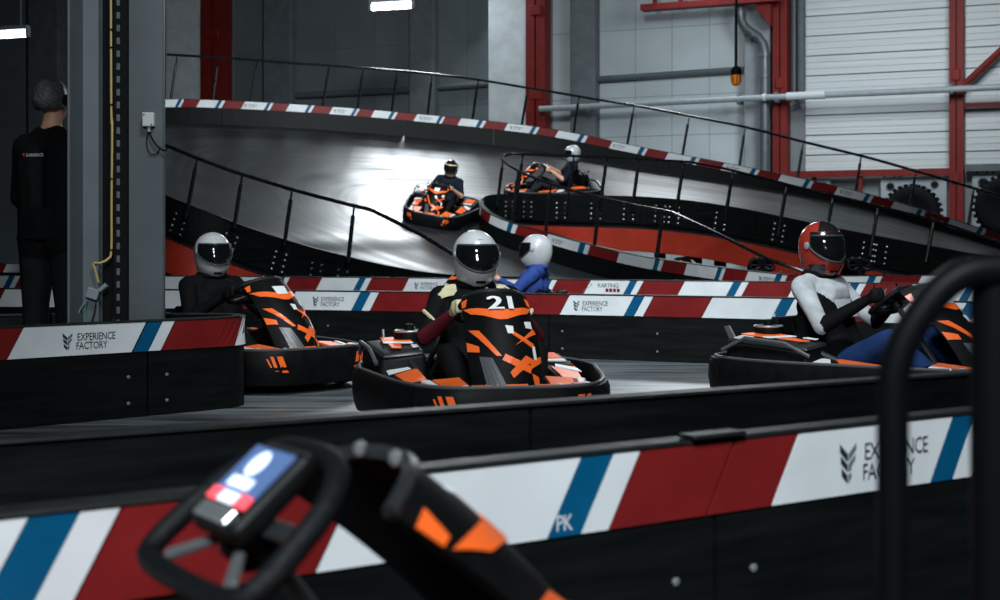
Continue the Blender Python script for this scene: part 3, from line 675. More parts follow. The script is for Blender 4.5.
def build_kart(label, number=None):
    k = empty('go_kart', (0, 0, 0), label, 'go-kart', 'racing karts')
    prof = [(0, .065), (.012, .10), (.022, .17), (.018, .25), (.004, .285), (-.03, .29), (-.042, .25), (-.042, .065)]
    def bump(name, a0, a1):
        b = mo(name, bseg(R(a0), R(a1), prof), KBLACK, k, 50)
        mo('bumper_rim', tube([(*bloop(R(a0 + (a1 - a0) * i / 26), -.018), .292) for i in range(27)], .011, 6), GREYPLATE, b, True); return b
    fb = bump('front_bumper', -52, 52); bump('side_bumper', 53, 124); bump('side_bumper', -124, -53); bump('rear_bumper', 125, 235)
    for s in (-1, 1):                                   # orange chevrons printed on the front bumper
        for a0, a1, z0, z1 in ((20, 25, .255, .15), (28, 31, .255, .16), (33, 34.5, .24, .17)):
            def fn(u, v, s=s, a0=a0, a1=a1, z0=z0, z1=z1):
                a = a0 + (a1 - a0) * u - 5 * v; x, y = bloop(R(s * a), .021); return (x, y, z0 + (z1 - z0) * v)
            mo('chevron', sheet(fn, 2, 3, .004 * s), ORANGE, fb)
    for s in (-1, 1):                                   # orange and white inlays along the inner top edge of the front bumper
        for a0, a1, m in ((3, 12, ORANGE), (14, 17, KWHITE), (26, 36, ORANGE), (40, 44, KWHITE)):
            mo('rim_inlay', sheet(lambda u, v, s=s, a0=a0, a1=a1: (*bloop(R(s * (a0 + (a1 - a0) * u)), -.030 - .045 * v), .292 + .004 * v), 5, 2, .005 * s), m, fb)
    mo('floor_pan', bbox(-.55, .85, -.36, .36, .045, .06, .004, 1), BLACK, k)
    for s in (-1, 1): mo('chassis_tube', tube([(-.78, s * .30, .09), (-.3, s * .33, .085), (.35, s * .30, .08), (.8, s * .22, .09)], .017, 8), DGREY, k, True)
    mo('rear_axle', tube([(-.52, -.5, .14), (-.52, .5, .14)], .02, 10), STEEL, k, True)
    for x, y, r, w_ in ((.56, .47, .13, .12), (.56, -.47, .13, .12), (-.52, .45, .14, .18), (-.52, -.45, .14, .18)):
        t, m = wheel_geo(x, y, r, w_); to = mo('tyre', t, RUBBER, k, 50); mo('wheel_rim', m, DGREY, to, 40)
    # side pods with orange tops
    for s in (-1, 1):
        sh = [(.42, .34), (.42, .485), (-.36, .555), (-.36, .36)]
        zt = (.27, .245, .30, .33)
        g = hexa([(x, s * y, .10) for x, y in sh] + [(x, s * y, z) for (x, y), z in zip(sh, zt)])
        pod = mo('side_pod', bevel(g, .022, 3), KBLACK, k, 35)
        def ptop(q, m, th=.005):
            def z_(x, y):
                t = (.42 - x) / .78; a = .27 + (.33 - .27) * t; b = .245 + (.30 - .245) * t; f = (y - .36) / .2; return a + (b - a) * f
            V = [(x, s * y, z_(x, y) + .002) for x, y in q] + [(x, s * y, z_(x, y) + .002 + th) for x, y in q]
            n = len(q); F = [tuple(range(n)), tuple(range(n, 2 * n))] + [(i, (i + 1) % n, n + (i + 1) % n, n + i) for i in range(n)]
            mo('sticker', (V, F), m, pod)
        ptop([(.36, .36), (.36, .465), (.10, .50), (.0, .37)], ORANGE); ptop([(-.02, .40), (.06, .53), (-.06, .53), (-.12, .42)], KWHITE)
        ptop([(-.14, .40), (-.08, .53), (-.30, .54), (-.30, .45)], ORANGE)
        # lower front corner deck, orange wedge inside the bumper
        cd = mo('corner_deck', bevel(hexa([(.50, s * .20, .22), (.88, s * .20, .22), (.80, s * .40, .22), (.50, s * .46, .22), (.52, s * .20, .30), (.86, s * .20, .275), (.78, s * .39, .272), (.52, s * .45, .29)]), .015, 2), KBLACK, k, 35)
        mo('sticker', bevel(hexa([(.56, s * .22, .29), (.82, s * .20, .268), (.76, s * .33, .265), (.58, s * .36, .28), (.56, s * .22, .31), (.82, s * .20, .288), (.76, s * .33, .285), (.58, s * .36, .302)]), .003, 1), ORANGE, cd)
        mo('trim_strip', bevel(hexa([(.60, s * .375, .272), (.75, s * .35, .262), (.74, s * .38, .262), (.60, s * .42, .272), (.60, s * .375, .304), (.75, s * .35, .292), (.74, s * .38, .290), (.60, s * .42, .300)]), .003, 1), KWHITE, cd)
    # front fairing
    f = mo('front_fairing', sheet(lambda u, v: fair(2 * u - 1, v), 14, 14, .014, -.007), KBLACK, k, 50)
    st = [([(-.98, .86), (-.30, .80), (-.30, .72), (-.80, .78)], ORANGE), ([(.98, .86), (.30, .80), (.30, .72), (.80, .78)], ORANGE), ([(-.30, .80), (.30, .80), (.10, .70), (-.10, .70)], ORANGE), ([(-.30, .72), (-.30, .80), (-.1, .705), (-.12, .70)], ORANGE), ([(.30, .72), (.30, .80), (.1, .705), (.12, .70)], ORANGE),
          ([(-.9, .62), (-.66, .60), (-.16, .34), (-.30, .34)], ORANGE), ([(.08, .58), (.24, .58), (.80, .46), (.74, .42)], ORANGE), ([(.24, .44), (.34, .46), (.94, .58), (.86, .62)], ORANGE),
          ([(-.16, .30), (.60, .16), (.66, .23), (-.06, .36)], ORANGE), ([(.02, .18), (.50, .34), (.72, .30), (.10, .12)], ORANGE), ([(.66, .16), (.86, .12), (.9, .02), (.74, .02)], ORANGE),
          ([(-.66, .06), (.5, .06), (.4, .0), (-.5, .0)], ORANGE), ([(.04, .64), (.26, .63), (.24, .56), (.08, .56)], KWHITE), ([(.62, .68), (.84, .70), (.84, .62), (.64, .62)], KWHITE), ([(.74, .44), (.82, .44), (.84, .30), (.76, .30)], KWHITE),
          ([(-.72, .34), (-.40, .32), (-.10, .04), (-.62, .04)], GREYPLATE), ([(.86, .955), (1.0, .95), (1.0, .88), (.92, .88)], ORANGE), ([(-.86, .955), (-1.0, .95), (-1.0, .88), (-.92, .88)], ORANGE), ([(-.98, .5), (-.7, .44), (-.7, .38), (-.98, .40)], ORANGE), ([(.6, .28), (.98, .34), (.98, .27), (.66, .21)], ORANGE)]
    for q, m in st: mo('sticker', fpoly(q, .009, .003), m, f)
    if number:
        v, ff, wd = textgeo(number); xs = 1.15
        mo('race_number', ([fair((p[0] / wd - .5) * .72 + sh, .80 + p[1] * .13) + Vector((.022, 0, .012)) for sh in (-.035, 0, .035) for p in v], [tuple(i + q * len(v) for i in g_) for q in range(3) for g_ in ff]), KWHITE, f)
    else:
        mo('number_plate', fpoly([(-.28, .88), (.28, .88), (.24, .775), (-.24, .775)], .010, .003), KWHITE, f)
    mo('top_vent', tube([fair(u / 5, 1.0) + Vector((0, 0, .004)) for u in range(-5, 6)], .012, 6), DGREY, f, True)
    for y in (-.055, .055): mo('cap_knob', lathe([(.006, 0), (.010, .008), (.009, .018), (.003, .022)], 10, 'z', fair(y / .18, 1.0) + Vector((-.02, 0, .0))), SILVER, f, 40)
    # seat
    def seat(u, v):
        a = (u - .5) * 2; L_ = v
        if L_ < .45: t = L_ / .45; c = Vector((.10 - .36 * t, 0, .13 - .03 * math.sin(t * math.pi) - .02 * t)); up = Vector((.05, 0, 1))
        else: t = (L_ - .45) / .55; c = Vector((-.26 - .22 * t - .05 * math.sin(t * math.pi), 0, .11 + .40 * t)); up = Vector((1, 0, .35)).normalized()
        wd = .20 + .015 * math.sin(v * 3); return c + Vector((0, a * wd, 0)) + up * (.16 * abs(a) ** 3 * (1 if v > .2 else v * 5))
    so = mo('seat', sheet(seat, 16, 22, .016), SEATM, k, 60)
    mo('seat_pad', sheet(lambda u, v: seat(.28 + .44 * u, .5 + .45 * v) + Vector((.012, 0, .004)), 6, 8, -.02), RUBBER, so, 50)
    for s in (-1, 1): mo('seat_stay', tube([(-.30, s * .20, .36), (-.52, s * .26, .16)], .012, 6), DGREY, so, True)
    hr = mo('headrest', bbox(-.60, -.54, -.15, .15, .40, .52, .02, 3), KBLACK, k); mo('roll_hoop', tube([(-.62, -.22, .12), (-.63, -.22, .30), (-.62, -.16, .43), (-.61, 0, .46), (-.62, .16, .43), (-.63, .22, .30), (-.62, .22, .12)], .018, 8), DGREY, k, True)
    # raised battery box on the driver's right, lower one on his left, rear deck
    bb = mo('battery_box', bevel(hexa([(-.62, -.63, .11), (-.04, -.58, .11), (-.04, -.30, .11), (-.62, -.30, .11), (-.60, -.62, .39), (-.08, -.56, .35), (-.08, -.31, .38), (-.60, -.31, .42)]), .025, 3), KBLACK, k, 35)
    bt_ = lambda q, m, nm='sticker': mo(nm, bevel(([(x, y, .43 - .10 * (y < -.43) * 0 - (x + .6) * .075 + (y + .56) * .07) for x, y in q] + [(x, y, .437 - (x + .6) * .075 + (y + .56) * .07) for x, y in q], [tuple(range(4)), (4, 5, 6, 7), (0, 1, 5, 4), (1, 2, 6, 5), (2, 3, 7, 6), (3, 0, 4, 7)]), .002, 1), m, bb)
    mo('lid', bevel(hexa([(-.60, -.61, .39), (-.08, -.55, .355), (-.08, -.32, .376), (-.60, -.32, .414), (-.59, -.60, .413), (-.10, -.54, .378), (-.10, -.33, .398), (-.59, -.33, .437)]), .008, 2), DGREY, bb, 35)
    for q, m in (([(-.56, -.52), (-.42, -.52), (-.34, -.36), (-.50, -.36)], ORANGE), ([(-.41, -.52), (-.36, -.52), (-.27, -.36), (-.32, -.36)], KWHITE), ([(-.32, -.50), (-.16, -.49), (-.13, -.44), (-.26, -.43)], ORANGE), ([(-.22, -.38), (-.13, -.38), (-.13, -.345), (-.20, -.345)], KWHITE)): bt_(q, m)
    mo('carry_bar', tube([(-.62, -.63, .34), (-.45, -.64, .42), (-.2, -.61, .40), (-.05, -.585, .33)], .012, 6), GREYPLATE, bb, True)
    kn = mo('battery_cap', lathe([(.085, .42), (.09, .44), (.085, .475), (.07, .485), (.03, .487), (.028, .515), (.012, .52)], 18, 'z', (-.47, -.36, 0)), KBLACK, bb, 35)
    mo('cap_ring', lathe([(.088, .472), (.091, .478), (.086, .484)], 18, 'z', (-.47, -.36, 0)), SILVER, bb, 35)
    mo('mirror_fin', bevel(hexa([(-.64, -.50, .36), (-.58, -.50, .36), (-.58, -.485, .36), (-.64, -.485, .36), (-.70, -.50, .47), (-.66, -.50, .48), (-.66, -.485, .48), (-.70, -.485, .47)]), .004, 1), GREYPLATE, bb)
    lb = mo('motor_box', bevel(hexa([(-.60, .30, .11), (-.06, .30, .11), (-.06, .56, .11), (-.60, .57, .11), (-.58, .31, .35), (-.10, .31, .32), (-.10, .54, .30), (-.58, .55, .33)]), .025, 3), KBLACK, k, 35)
    for q, m in (([(-.52, .50), (-.30, .50), (-.22, .36), (-.46, .36)], ORANGE), ([(-.27, .50), (-.20, .50), (-.14, .36), (-.18, .36)], KWHITE)):
        mo('sticker', hexa([(x, y, .352 - (x + .58) * .06 - (y - .31) * .085) for x, y in q] + [(x, y, .359 - (x + .58) * .06 - (y - .31) * .085) for x, y in q]), m, lb)
    mo('cable_duct', tube([(-.10, -.40, .34), (.05, -.36, .28), (.2, -.34, .18), (.3, -.33, .09)], .018, 8), DGREY, k, True)
    mo('rear_deck', bevel(hexa([(-.80, -.40, .24), (-.62, -.44, .24), (-.62, .44, .24), (-.80, .40, .24), (-.80, -.38, .28), (-.62, -.42, .30), (-.62, .42, .30), (-.80, .38, .28)]), .015, 2), KBLACK, k, 35)
    for s in (-1, 1): mo('pedal', bevel(xf(box(-.01, .01, -.04, .04, 0, .14), Matrix.Translation((.68, s * .13, .10)) @ Matrix.Rotation(R(-20), 4, 'Y')), .004, 1), SILVER, k)
    # steering wheel: flat-bottomed, with a screen
    wo = mo('steering_column', tube([(.19, 0, .61), (.55, 0, .13)], .018, 8), DGREY, k, True)
    M = Matrix.Translation((.17, 0, .63)) @ Matrix.Rotation(R(-40), 4, 'Y') @ Matrix.Rotation(math.pi, 4, 'Z')     # wheel plane: local x is 'down the wheel', z towards the driver
    pts = []
    for i in range(40):
        a = 2 * math.pi * i / 40; c_, s_ = math.cos(a), math.sin(a); y, x = .165 * math.copysign(abs(c_) ** .7, c_), -.135 * math.copysign(abs(s_) ** .7, s_); y *= 1 + .12 * x / .135
        if x > .085: x = .085 + (x - .085) * .25
        pts.append(M @ Vector((x, y, 0)))
    sw = mo('steering_wheel', tube(pts, .0165, 10, True), mat('wheel_grip', (.004, .005, .006), .6, spec=.15, bump=.3, scale=80), k, True)
    for s in (-1, 1):
        mo('spoke', xf(bevel(hexa([(.0, s * .02, -.012), (.02, s * .02, -.012), (.085, s * .10, -.006), (.07, s * .115, -.006), (.0, s * .02, -.004), (.02, s * .02, -.004), (.085, s * .10, .004), (.07, s * .115, .004)]), .002, 1), M), GREYPLATE, sw)
        mo('spoke', xf(bevel(hexa([(-.03, s * .03, -.012), (.0, s * .03, -.012), (-.005, s * .155, -.006), (-.03, s * .155, -.006), (-.03, s * .03, -.004), (.0, s * .03, -.004), (-.005, s * .155, .004), (-.03, s * .155, .004)]), .002, 1), M), DGREY, sw)
    mo('hub', xf(lathe([(.035, -.05), (.04, -.01), (.03, .005)], 16), M), KBLACK, sw)
    M = M @ Matrix.Translation((-.012, 0, 0)) @ Matrix.Diagonal((.84, .84, 1, 1))
    hub = mo('display_housing', xf(bbox(-.125, .05, -.088, .088, .0, .036, .016, 3), M), KBLACK, k)
    mo('screen', xf(box(-.105, -.012, -.07, .07, .033, .039), M), SCREENM, hub)
    mo('screen_digits', xf(join(lathe([(.004, .039), (.026, .0395), (.004, .0405)], 14, 'z', (-.072, -.012, 0)), box(-.042, -.022, -.045, .03, .039, .0405)), M), SCRW, hub)
    for s in (-1, 1): mo('screen_bar', xf(box(-.014, .008, s * .03, s * .07, .037, .0405), M), SCRR, hub)
    mo('screen_bar', xf(box(-.013, .007, -.03, .03, .037, .0405), M), SCRW, hub)
    mo('screen_lower_bezel', xf(bbox(.013, .042, -.06, .06, .034, .042, .012, 3), M), SILVER, hub)
    return k
def copy_tree(o, parent=None, skip=()):
    c = o.copy(); COL.objects.link(c); c.parent = parent
    for ch in list(o.children):
        if ch.name.split('.')[0] not in skip: copy_tree(ch, c, skip)
    return c
def orient(pos, fwd, up=Vector((0, 0, 1))):
    f = Vector(fwd); up = Vector(up).normalized(); f = (f - up * f.dot(up)).normalized(); l = up.cross(f)
    M = Matrix(((f.x, l.x, up.x, pos[0]), (f.y, l.y, up.y, pos[1]), (f.z, l.z, up.z, pos[2]), (0, 0, 0, 1))); return M
kart21 = build_kart('black and orange go-kart carrying the number 21 on its fairing', '21')
kartN = build_kart('black and orange go-kart entering from behind the rounded barrier end')
def kart_copy(label, M, skip=()):
    c = copy_tree(kartN, None, skip); c['label'] = label; c.matrix_world = M; return c
HEADX = -.33
def head_to_origin(px, Y, th):
    f = Vector((math.sin(R(th)), -math.cos(R(th)), 0)); h = G(px, Y); return h - f * HEADX, f
SEATS = []      # (matrix, driver style)
o, f = head_to_origin(475, 7.9, 10); M21 = orient(o, f); kart21.matrix_world = M21
o, f = head_to_origin(212, 10.0, 45); ML = orient(o, f); kartN.matrix_world = ML
o, f = head_to_origin(820, 8.6, 46); MR = orient(o, f); kart_copy('black and orange go-kart driven by the person in the red helmet', MR)
o, f = head_to_origin(537, 13.2, -106); MB_ = orient(o, f); kart_copy('go-kart of the blue jacketed driver, mostly hidden by the banded barrier', MB_)
def on_deck(px, Y, fwd):
    h, n = deck_at(*G(px, Y).xy); return orient(h + n * .005, fwd, n)
MK1 = on_deck(440, 25.6, (-.20, -1, 0)); kart_copy('black and orange go-kart coming down the bright ramp towards the hairpin nose', MK1)
MK2 = on_deck(556, 26.0, (-1, -.06, 0)); kart_copy('black and orange go-kart climbing the ramp behind the bent railing', MK2)
o = Vector((-.478, 1.70, 0)); pk = kart_copy('empty go-kart with a lit steering wheel screen in front of the pit barrier', orient(o, (.83, .556, 0)))
for c in pk.children:
    if c.name.startswith('front_fairing'): c.scale.z = .95
for px, Y, a, lab in ((764, 20.0, 178, 'parked dark go-kart behind the shoulder of the red helmeted driver'), (864, 19.75, 183, 'parked dark go-kart under the low end of the ramp beside the red helmeted driver'),
                      (998, 19.0, 262, 'parked dark go-kart under the low end of the ramp beside the bent foreground tube'), (664, 22.0, 60, 'parked dark go-kart between the black ramp supports'), (183, 22.8, 60, 'parked dark go-kart under the red beam beside the grey pillar')):
    kart_copy(lab, orient(G(px, Y), (math.sin(R(a)), -math.cos(R(a)), 0)), ('screen', 'screen_digits', 'screen_bar', 'screen_lower_bezel'))
# ------------------------------------------------------------------ people: tapered limbs fused into one continuous surface
def fuse(limbs, voxel, mats, smooth=4, name='body'):
    """limbs: (p0, r0, p1, r1, material index); one voxel-fused mesh, faces coloured by the nearest limb"""
    bm = bmesh.new()
    for p0, r0, p1, r1, mi in limbs:
        g = bmesh.new(); p0, p1 = Vector(p0), Vector(p1)
        for c, r in ((p0, r0), (p1, r1)):
            bmesh.ops.create_icosphere(g, subdivisions=2, radius=1, matrix=Matrix.Translation(c) @ Matrix.Diagonal((r, r, r, 1)))
        if (p1 - p0).length > 1e-5: 
            h = bmesh.ops.convex_hull(g, input=list(g.verts)); bmesh.ops.delete(g, geom=[v for v in g.verts if not v.link_faces], context='VERTS')
            inner = [e for e in h['geom_interior'] if isinstance(e, bmesh.types.BMVert) and e.is_valid]
            if inner: bmesh.ops.delete(g, geom=inner, context='VERTS')
        tm = bpy.data.meshes.new('t'); g.to_mesh(tm); g.free(); bm.from_mesh(tm); bpy.data.meshes.remove(tm)
    me = bpy.data.meshes.new('t'); bm.to_mesh(me); bm.free()
    o = bpy.data.objects.new('t', me); COL.objects.link(o)
    md = o.modifiers.new('r', 'REMESH'); md.mode = 'VOXEL'; md.voxel_size = voxel
    ms = o.modifiers.new('s', 'SMOOTH'); ms.iterations = smooth; ms.factor = .5
    dg = bpy.context.evaluated_depsgraph_get(); out = bpy.data.meshes.new_from_object(o.evaluated_get(dg)); out.name = name
    bpy.data.objects.remove(o); bpy.data.meshes.remove(me); out.materials.clear()
    for m in mats: out.materials.append(m)
    L = [(Vector(a), r, Vector(b), s, m, (Vector(b) - Vector(a)).length_squared) for a, r, b, s, m in limbs]; idx = []
    for p in out.polygons:
        c = p.center; best = 1e9; bi = 0
        for a, r, b, s, m, l2 in L:
            t = 0 if l2 < 1e-9 else max(0, min(1, (c - a).dot(b - a) / l2)); d = (c - a.lerp(b, t)).length - (r + (s - r) * t)
            if d < best: best, bi = d, m
        idx.append(bi)
    out.polygons.foreach_set('material_index', idx); out.polygons.foreach_set('use_smooth', [True] * len(idx)); return out
# material slots: 0 torso, 1 shoulder yoke, 2 upper arm, 3 forearm, 4 hand, 5 leg, 6 shoe, 7 neck and head
def finger_grip(hand, axis, s, mi, r=.0095):
    """four fingers of unequal length curled round a bar along 'axis', thumb from the side of the palm"""
    out = []; hand = Vector(hand); ax = Vector(axis).normalized()
    fw = Vector((1, 0, .25)).normalized(); inn = Vector((0, -s, 0)); dn = Vector((.05, 0, -1)).normalized()
    for i, L_ in enumerate((.9, 1.0, .95, .75)):
        b = hand + ax * (.030 - .020 * i) + fw * .022
        p1 = b + fw * .034 * L_; p2 = p1 + inn * .026 * L_ - fw * .004; p3 = p2 - fw * .026 * L_ + inn * .006
        out += [(b, r, p1, r * .95, mi), (p1, r * .95, p2, r * .9, mi), (p2, r * .9, p3, r * .78, mi)]
    b = hand + inn * .02 + ax * .022; p1 = b + inn * .022 + ax * .024 - fw * .004; p2 = p1 + inn * .008 + ax * .026 + fw * .006
    out += [(b, r * 1.15, p1, r * 1.05, mi), (p1, r * 1.05, p2, r * .85, mi)]
    return out
def seated_limbs(lean=0.0, turn=0.0):
    L = []
    hip = Vector((-.12, 0, .23)); waist = Vector((-.22, 0, .38)); chest = Vector((-.30 + lean * .5, 0, .56)); neck = Vector((-.335 + lean, 0, .735))
    for y in (-.075, .075): L.append((hip + Vector((0, y, 0)), .125, waist + Vector((0, y * .8, 0)), .115, 0)); L.append((waist + Vector((0, y * .8, 0)), .115, chest + Vector((0, y * 1.25, 0)), .125, 0))
    L.append((chest + Vector((.02, -.06, .06)), .112, chest + Vector((.02, .06, .06)), .112, 8))
    L.append((neck + Vector((-.0, -.15, -.055)), .072, neck + Vector((0, .15, -.055)), .072, 1))
    L.append((neck + Vector((-.01, -.06, -.03)), .075, neck + Vector((-.01, .06, -.03)), .075, 1))
    hd = Vector((-.325 + lean, 0, .90))
    L.append((neck - Vector((0, 0, .03)), .062, hd - Vector((0, 0, .05)), .058, 7)); L.append((hd - Vector((.01, 0, .03)), .088, hd + Vector((.005, 0, .045)), .092, 7)); L.append((hd + Vector((.04, 0, -.07)), .05, hd + Vector((.05, 0, -.02)), .055, 7))
    for s in (-1, 1):
        sh = neck + Vector((.0, s * .195, -.06)); el = Vector((-.13 + lean * .4, s * .315, .46)); wr = Vector((.085, s * .178, .61)); ha = Vector((.135, s * .178, .638))
        L += [(sh, .070, sh.lerp(el, .5), .058, 1 if False else 2), (sh.lerp(el, .5), .058, el, .049, 2), (sh, .072, sh + Vector((.02, s * .01, -.03)), .068, 1), (el, .049, el.lerp(wr, .45), .044, 3), (el.lerp(wr, .45), .044, wr, .032, 3), (wr, .031, ha, .030, 4), (ha + Vector((0, 0, .02)), .026, ha + Vector((.004, 0, -.022)), .024, 4)]
        L += finger_grip(ha + Vector((.0, 0, .0)), (-.35, 0, .94), s, 4)
        kn = Vector((.27, s * .235, .40)); an = Vector((.60, s * .17, .16)); th = hip + Vector((.02, s * .10, -.02))
        L += [(th, .105, th.lerp(kn, .5), .088, 5), (th.lerp(kn, .5), .088, kn, .066, 5), (kn, .064, kn.lerp(an, .4), .06, 5), (kn.lerp(an, .4), .06, an, .042, 5), (an, .044, an + Vector((.02, 0, -.045)), .042, 6), (an + Vector((0, 0, -.05)), .040, an + Vector((.10, 0, .035)), .036, 6), (an + Vector((.10, 0, .035)), .036, an + Vector((.135, 0, .075)), .028, 6)]
    return L
def fabric(n, c, r=.8): return mat(n, c, r, var=.25, scale=9, bump=.5, spec=.1)
SKIN = mat('skin', (.50, .27, .18), .55, var=.08, scale=20)
def helmet_fn(u, v, R_=1.0, off=0.0):
    """azimuth u (0 = front), elevation v: a full-face shell with a chin bar"""
    a, e = u, v; ce, se = math.cos(e), math.sin(e)
    ce = ce ** (1 if se > 0 else .82); x = .152 * ce * math.cos(a); y = .130 * ce * math.sin(a); z = .142 * se if se > 0 else .205 * se
    low = max(0, -se)
    if math.cos(a) > 0: x += .035 * low * (1 - low) * 4 * .55 * math.cos(a) ** 2
    if math.cos(a) < 0: x *= 1 + .04 * max(0, se)
    p = Vector((x, y, z)); return p * R_ + (p.normalized() * off)
def helmet_geo():
    V, F = [], []; nu, nv = 32, 20; e0 = -1.12
    for j in range(nv):
        e = e0 + (math.pi / 2 - .04 - e0) * j / (nv - 1)
        for i in range(nu): V.append(helmet_fn(2 * math.pi * i / nu, e))
    for j in range(nv - 1):
        for i in range(nu): F.append((j * nu + i, j * nu + (i + 1) % nu, (j + 1) * nu + (i + 1) % nu, (j + 1) * nu + i))
    F.append(tuple(range((nv - 1) * nu, nv * nu))); F.append(tuple(range(nu))); return V, F
HG = helmet_geo()
VG = sheet(lambda u, v: helmet_fn(-1.18 + 2.36 * u, (-.02 - .42 * max(0, math.cos((u - .5) * math.pi)) ** .8) + (.40 + .42 * max(0, math.cos((u - .5) * math.pi)) ** .8) * v, 1, .004), 22, 10, .003)
VR = [helmet_fn(-1.2 + 2.4 * i / 22, -.04 - .42 * max(0, math.cos((i / 22 - .5) * math.pi)) ** .8, 1, .006) for i in range(23)] + [helmet_fn(1.2 - 2.4 * i / 22, .40, 1, .006) for i in range(23)]
VISOR = mat('visor_dark', (.004, .005, .006), .06, coat=.6)
def helmet(parent, loc, yaw, m, stripes=(), tilt=0, peak=False):
    h = mo('helmet', HG, m, parent, 60); h.location = loc; h.rotation_euler = (0, tilt, yaw)
    mo('visor', VG, VISOR, h, 60); mo('visor_seal', tube(VR, .006, 6, True), stripes[0][0] if stripes and stripes[0][1] == 'seal' else mat('helmet_seal', (.04, .042, .045), .5), h, True)
    mo('chin_vent', sheet(lambda u, v: helmet_fn(-.28 + .56 * u, -.84 + .07 * v, 1, .002), 6, 2, .004), BLACK, h)
    for s in (-1, 1): mo('visor_pivot', lathe([(.024, 0), (.024, .008), (.012, .012)], 14, 'y', (0, 0, 0)) if False else xf(lathe([(.022, 0), (.022, .007), (.01, .01)], 14), Matrix.Translation(helmet_fn(s * 1.35, .0, 1, .0)) @ Vector((0, s, 0)).to_track_quat('Z', 'Y').to_matrix().to_4x4()), mat('helmet_pivot', (.3, .31, .32), .4), h)
    for mm, kind in stripes:
        if kind == 'top': mo('crown_patch', sheet(lambda u, v: helmet_fn(-.85 + 1.7 * u, .62 + .75 * v, 1, .002), 12, 8, .003), mm, h, 60)
        if kind == 'side':
            for s in (-1, 1): mo('side_patch', sheet(lambda u, v: helmet_fn(s * (1.3 + .9 * u), -.25 + .75 * v, 1, .002), 8, 6, .003 * s), mm, h, 60)
        if kind == 'brow': mo('brow_band', sheet(lambda u, v: helmet_fn(-1.25 + 2.5 * u, .44 + .13 * v, 1, .002), 14, 2, .004), mm, h, 60)
        if kind == 'chin': mo('chin_patch', sheet(lambda u, v: helmet_fn(-1.0 + 2.0 * u, -.78 + .22 * v, 1, .001), 12, 3, .003), mm, h, 60)
        if kind == 'cheek':
            for s in (-1, 1): mo('cheek_patch', sheet(lambda u, v: helmet_fn(s * (.55 + .8 * u), -.95 + .40 * v, 1, .002), 8, 4, .003 * s), mm, h, 60)
        if kind == 'print': mo('brow_print', sheet(lambda u, v: helmet_fn(-.13 + .26 * u, .66 + .14 * v, 1, .001), 5, 3, .002), mm, h, 60)
        if kind == 'tear': mo('visor_sticker', sheet(lambda u, v: helmet_fn(-.16 + .32 * u, .02 + .22 * v, 1, .008), 4, 3, .002), mm, h)
    return h
LIMBS = seated_limbs(); BASE = fuse(LIMBS, .0095, [BLACK] * 9, 4, 'driver_body')
def driver(label, M, mats, hm, hyaw=0, stripes=(), htilt=0, extras=None, sc=1.0):
    p = empty('person', (0, 0, 0), label, 'person', 'kart drivers'); p.matrix_world = M @ Matrix.Diagonal((1, 1, sc, 1))
    me = BASE.copy()
    for i, m in enumerate(mats if len(mats) == 9 else mats + [mats[0]]): me.materials[i] = m
    b = bpy.data.objects.new('body', me); COL.objects.link(b); b.parent = p
    helmet(p, (-.325, 0, .915), hyaw, hm, stripes, htilt)
    mo('neck_collar', tube([(-.335 + .085 * math.cos(a * math.pi / 8), .092 * math.sin(a * math.pi / 8), .748) for a in range(16)], .026, 8, True), mats[0], p, True)
    if extras: extras(p)
    return p
SUIT = fabric('suit_black', (.0035, .0037, .0045)); CREAM = fabric('suit_cream', (.52, .48, .30)); WINE = fabric('suit_wine', (.09, .010, .018)); GLOVE = fabric('glove_black', (.004, .004, .0045), .6)
HW = mat('helmet_white', (.42, .435, .445), .28, var=.04, scale=9, coat=.3); HK = mat('helmet_black', (.010, .010, .012), .2, coat=.5); HR = mat('helmet_red', (.30, .026, .018), .25, coat=.4); HGOLD = mat('helmet_gold', (.55, .36, .12), .3, coat=.4)
WHITEF = fabric('jersey_white', (.42, .45, .47)); JEANS = fabric('jeans_blue', (.014, .040, .13)); BLUEJ = fabric('jacket_blue', (.025, .055, .22)); NAVY = fabric('tee_navy', (.006, .010, .017)); GREYT = fabric('trousers_grey', (.018, .02, .022)); SHOE = mat('shoe_dark', (.02, .02, .022), .6); SHOEW = mat('shoe_white', (.55, .56, .57), .6); SHOER = mat('shoe_red', (.16, .012, .016), .5)
GREYP = mat('helmet_print', (.42, .44, .46), .4)
def center_extras(p):
    for s in (-1, 1):      # cream shoulder patches and cuff bands of the black suit
        mo('shoulder_patch', sheet(lambda u, v: (-.335 + .085 * math.cos(.3 + 2.2 * v) , s * (.115 + .125 * u), .665 + .082 * math.sin(.3 + 2.2 * v) - .04 * u * u), 5, 6, .006 * s), CREAM, p, 50)
        mo('sleeve_band', tube([Vector((-.225, s * .262, .56)) + Vector((.062 * math.cos(a * math.pi / 6), 0, 0)) + Vector((.01, s * .045, .045)) * math.sin(a * math.pi / 6) for a in range(12)], .011, 6, True), CREAM, p, True)
def print_extras(p):
    mo('jersey_print', sheet(lambda u, v: (-.128 - .055 * v, -.085 + .17 * u, .50 + .10 * v), 4, 3, .012), WHITEF, p)
driver('driver in black suit with cream shoulders and white full-face helmet in the number 21 kart', M21, [SUIT, SUIT, SUIT, WINE, CREAM, SUIT, SHOER, SKIN], HW, R(6), ((GREYP, 'print'), ), 0, center_extras)
driver('driver in dark clothes and white helmet half hidden by the rounded barrier end', ML, [SUIT, SUIT, SUIT, SUIT, GLOVE, SUIT, SHOE, SKIN], HW, R(-16), ((GREYP, 'print'),))
driver('driver in red and black helmet, white and black jersey and blue jeans', MR, [SUIT, WHITEF, WHITEF, SUIT, GLOVE, JEANS, SHOEW, SKIN, WHITEF], HR, R(-22), ((HK, 'top'), (HK, 'brow'), (HK, 'cheek')), 0, print_extras, 1.055)
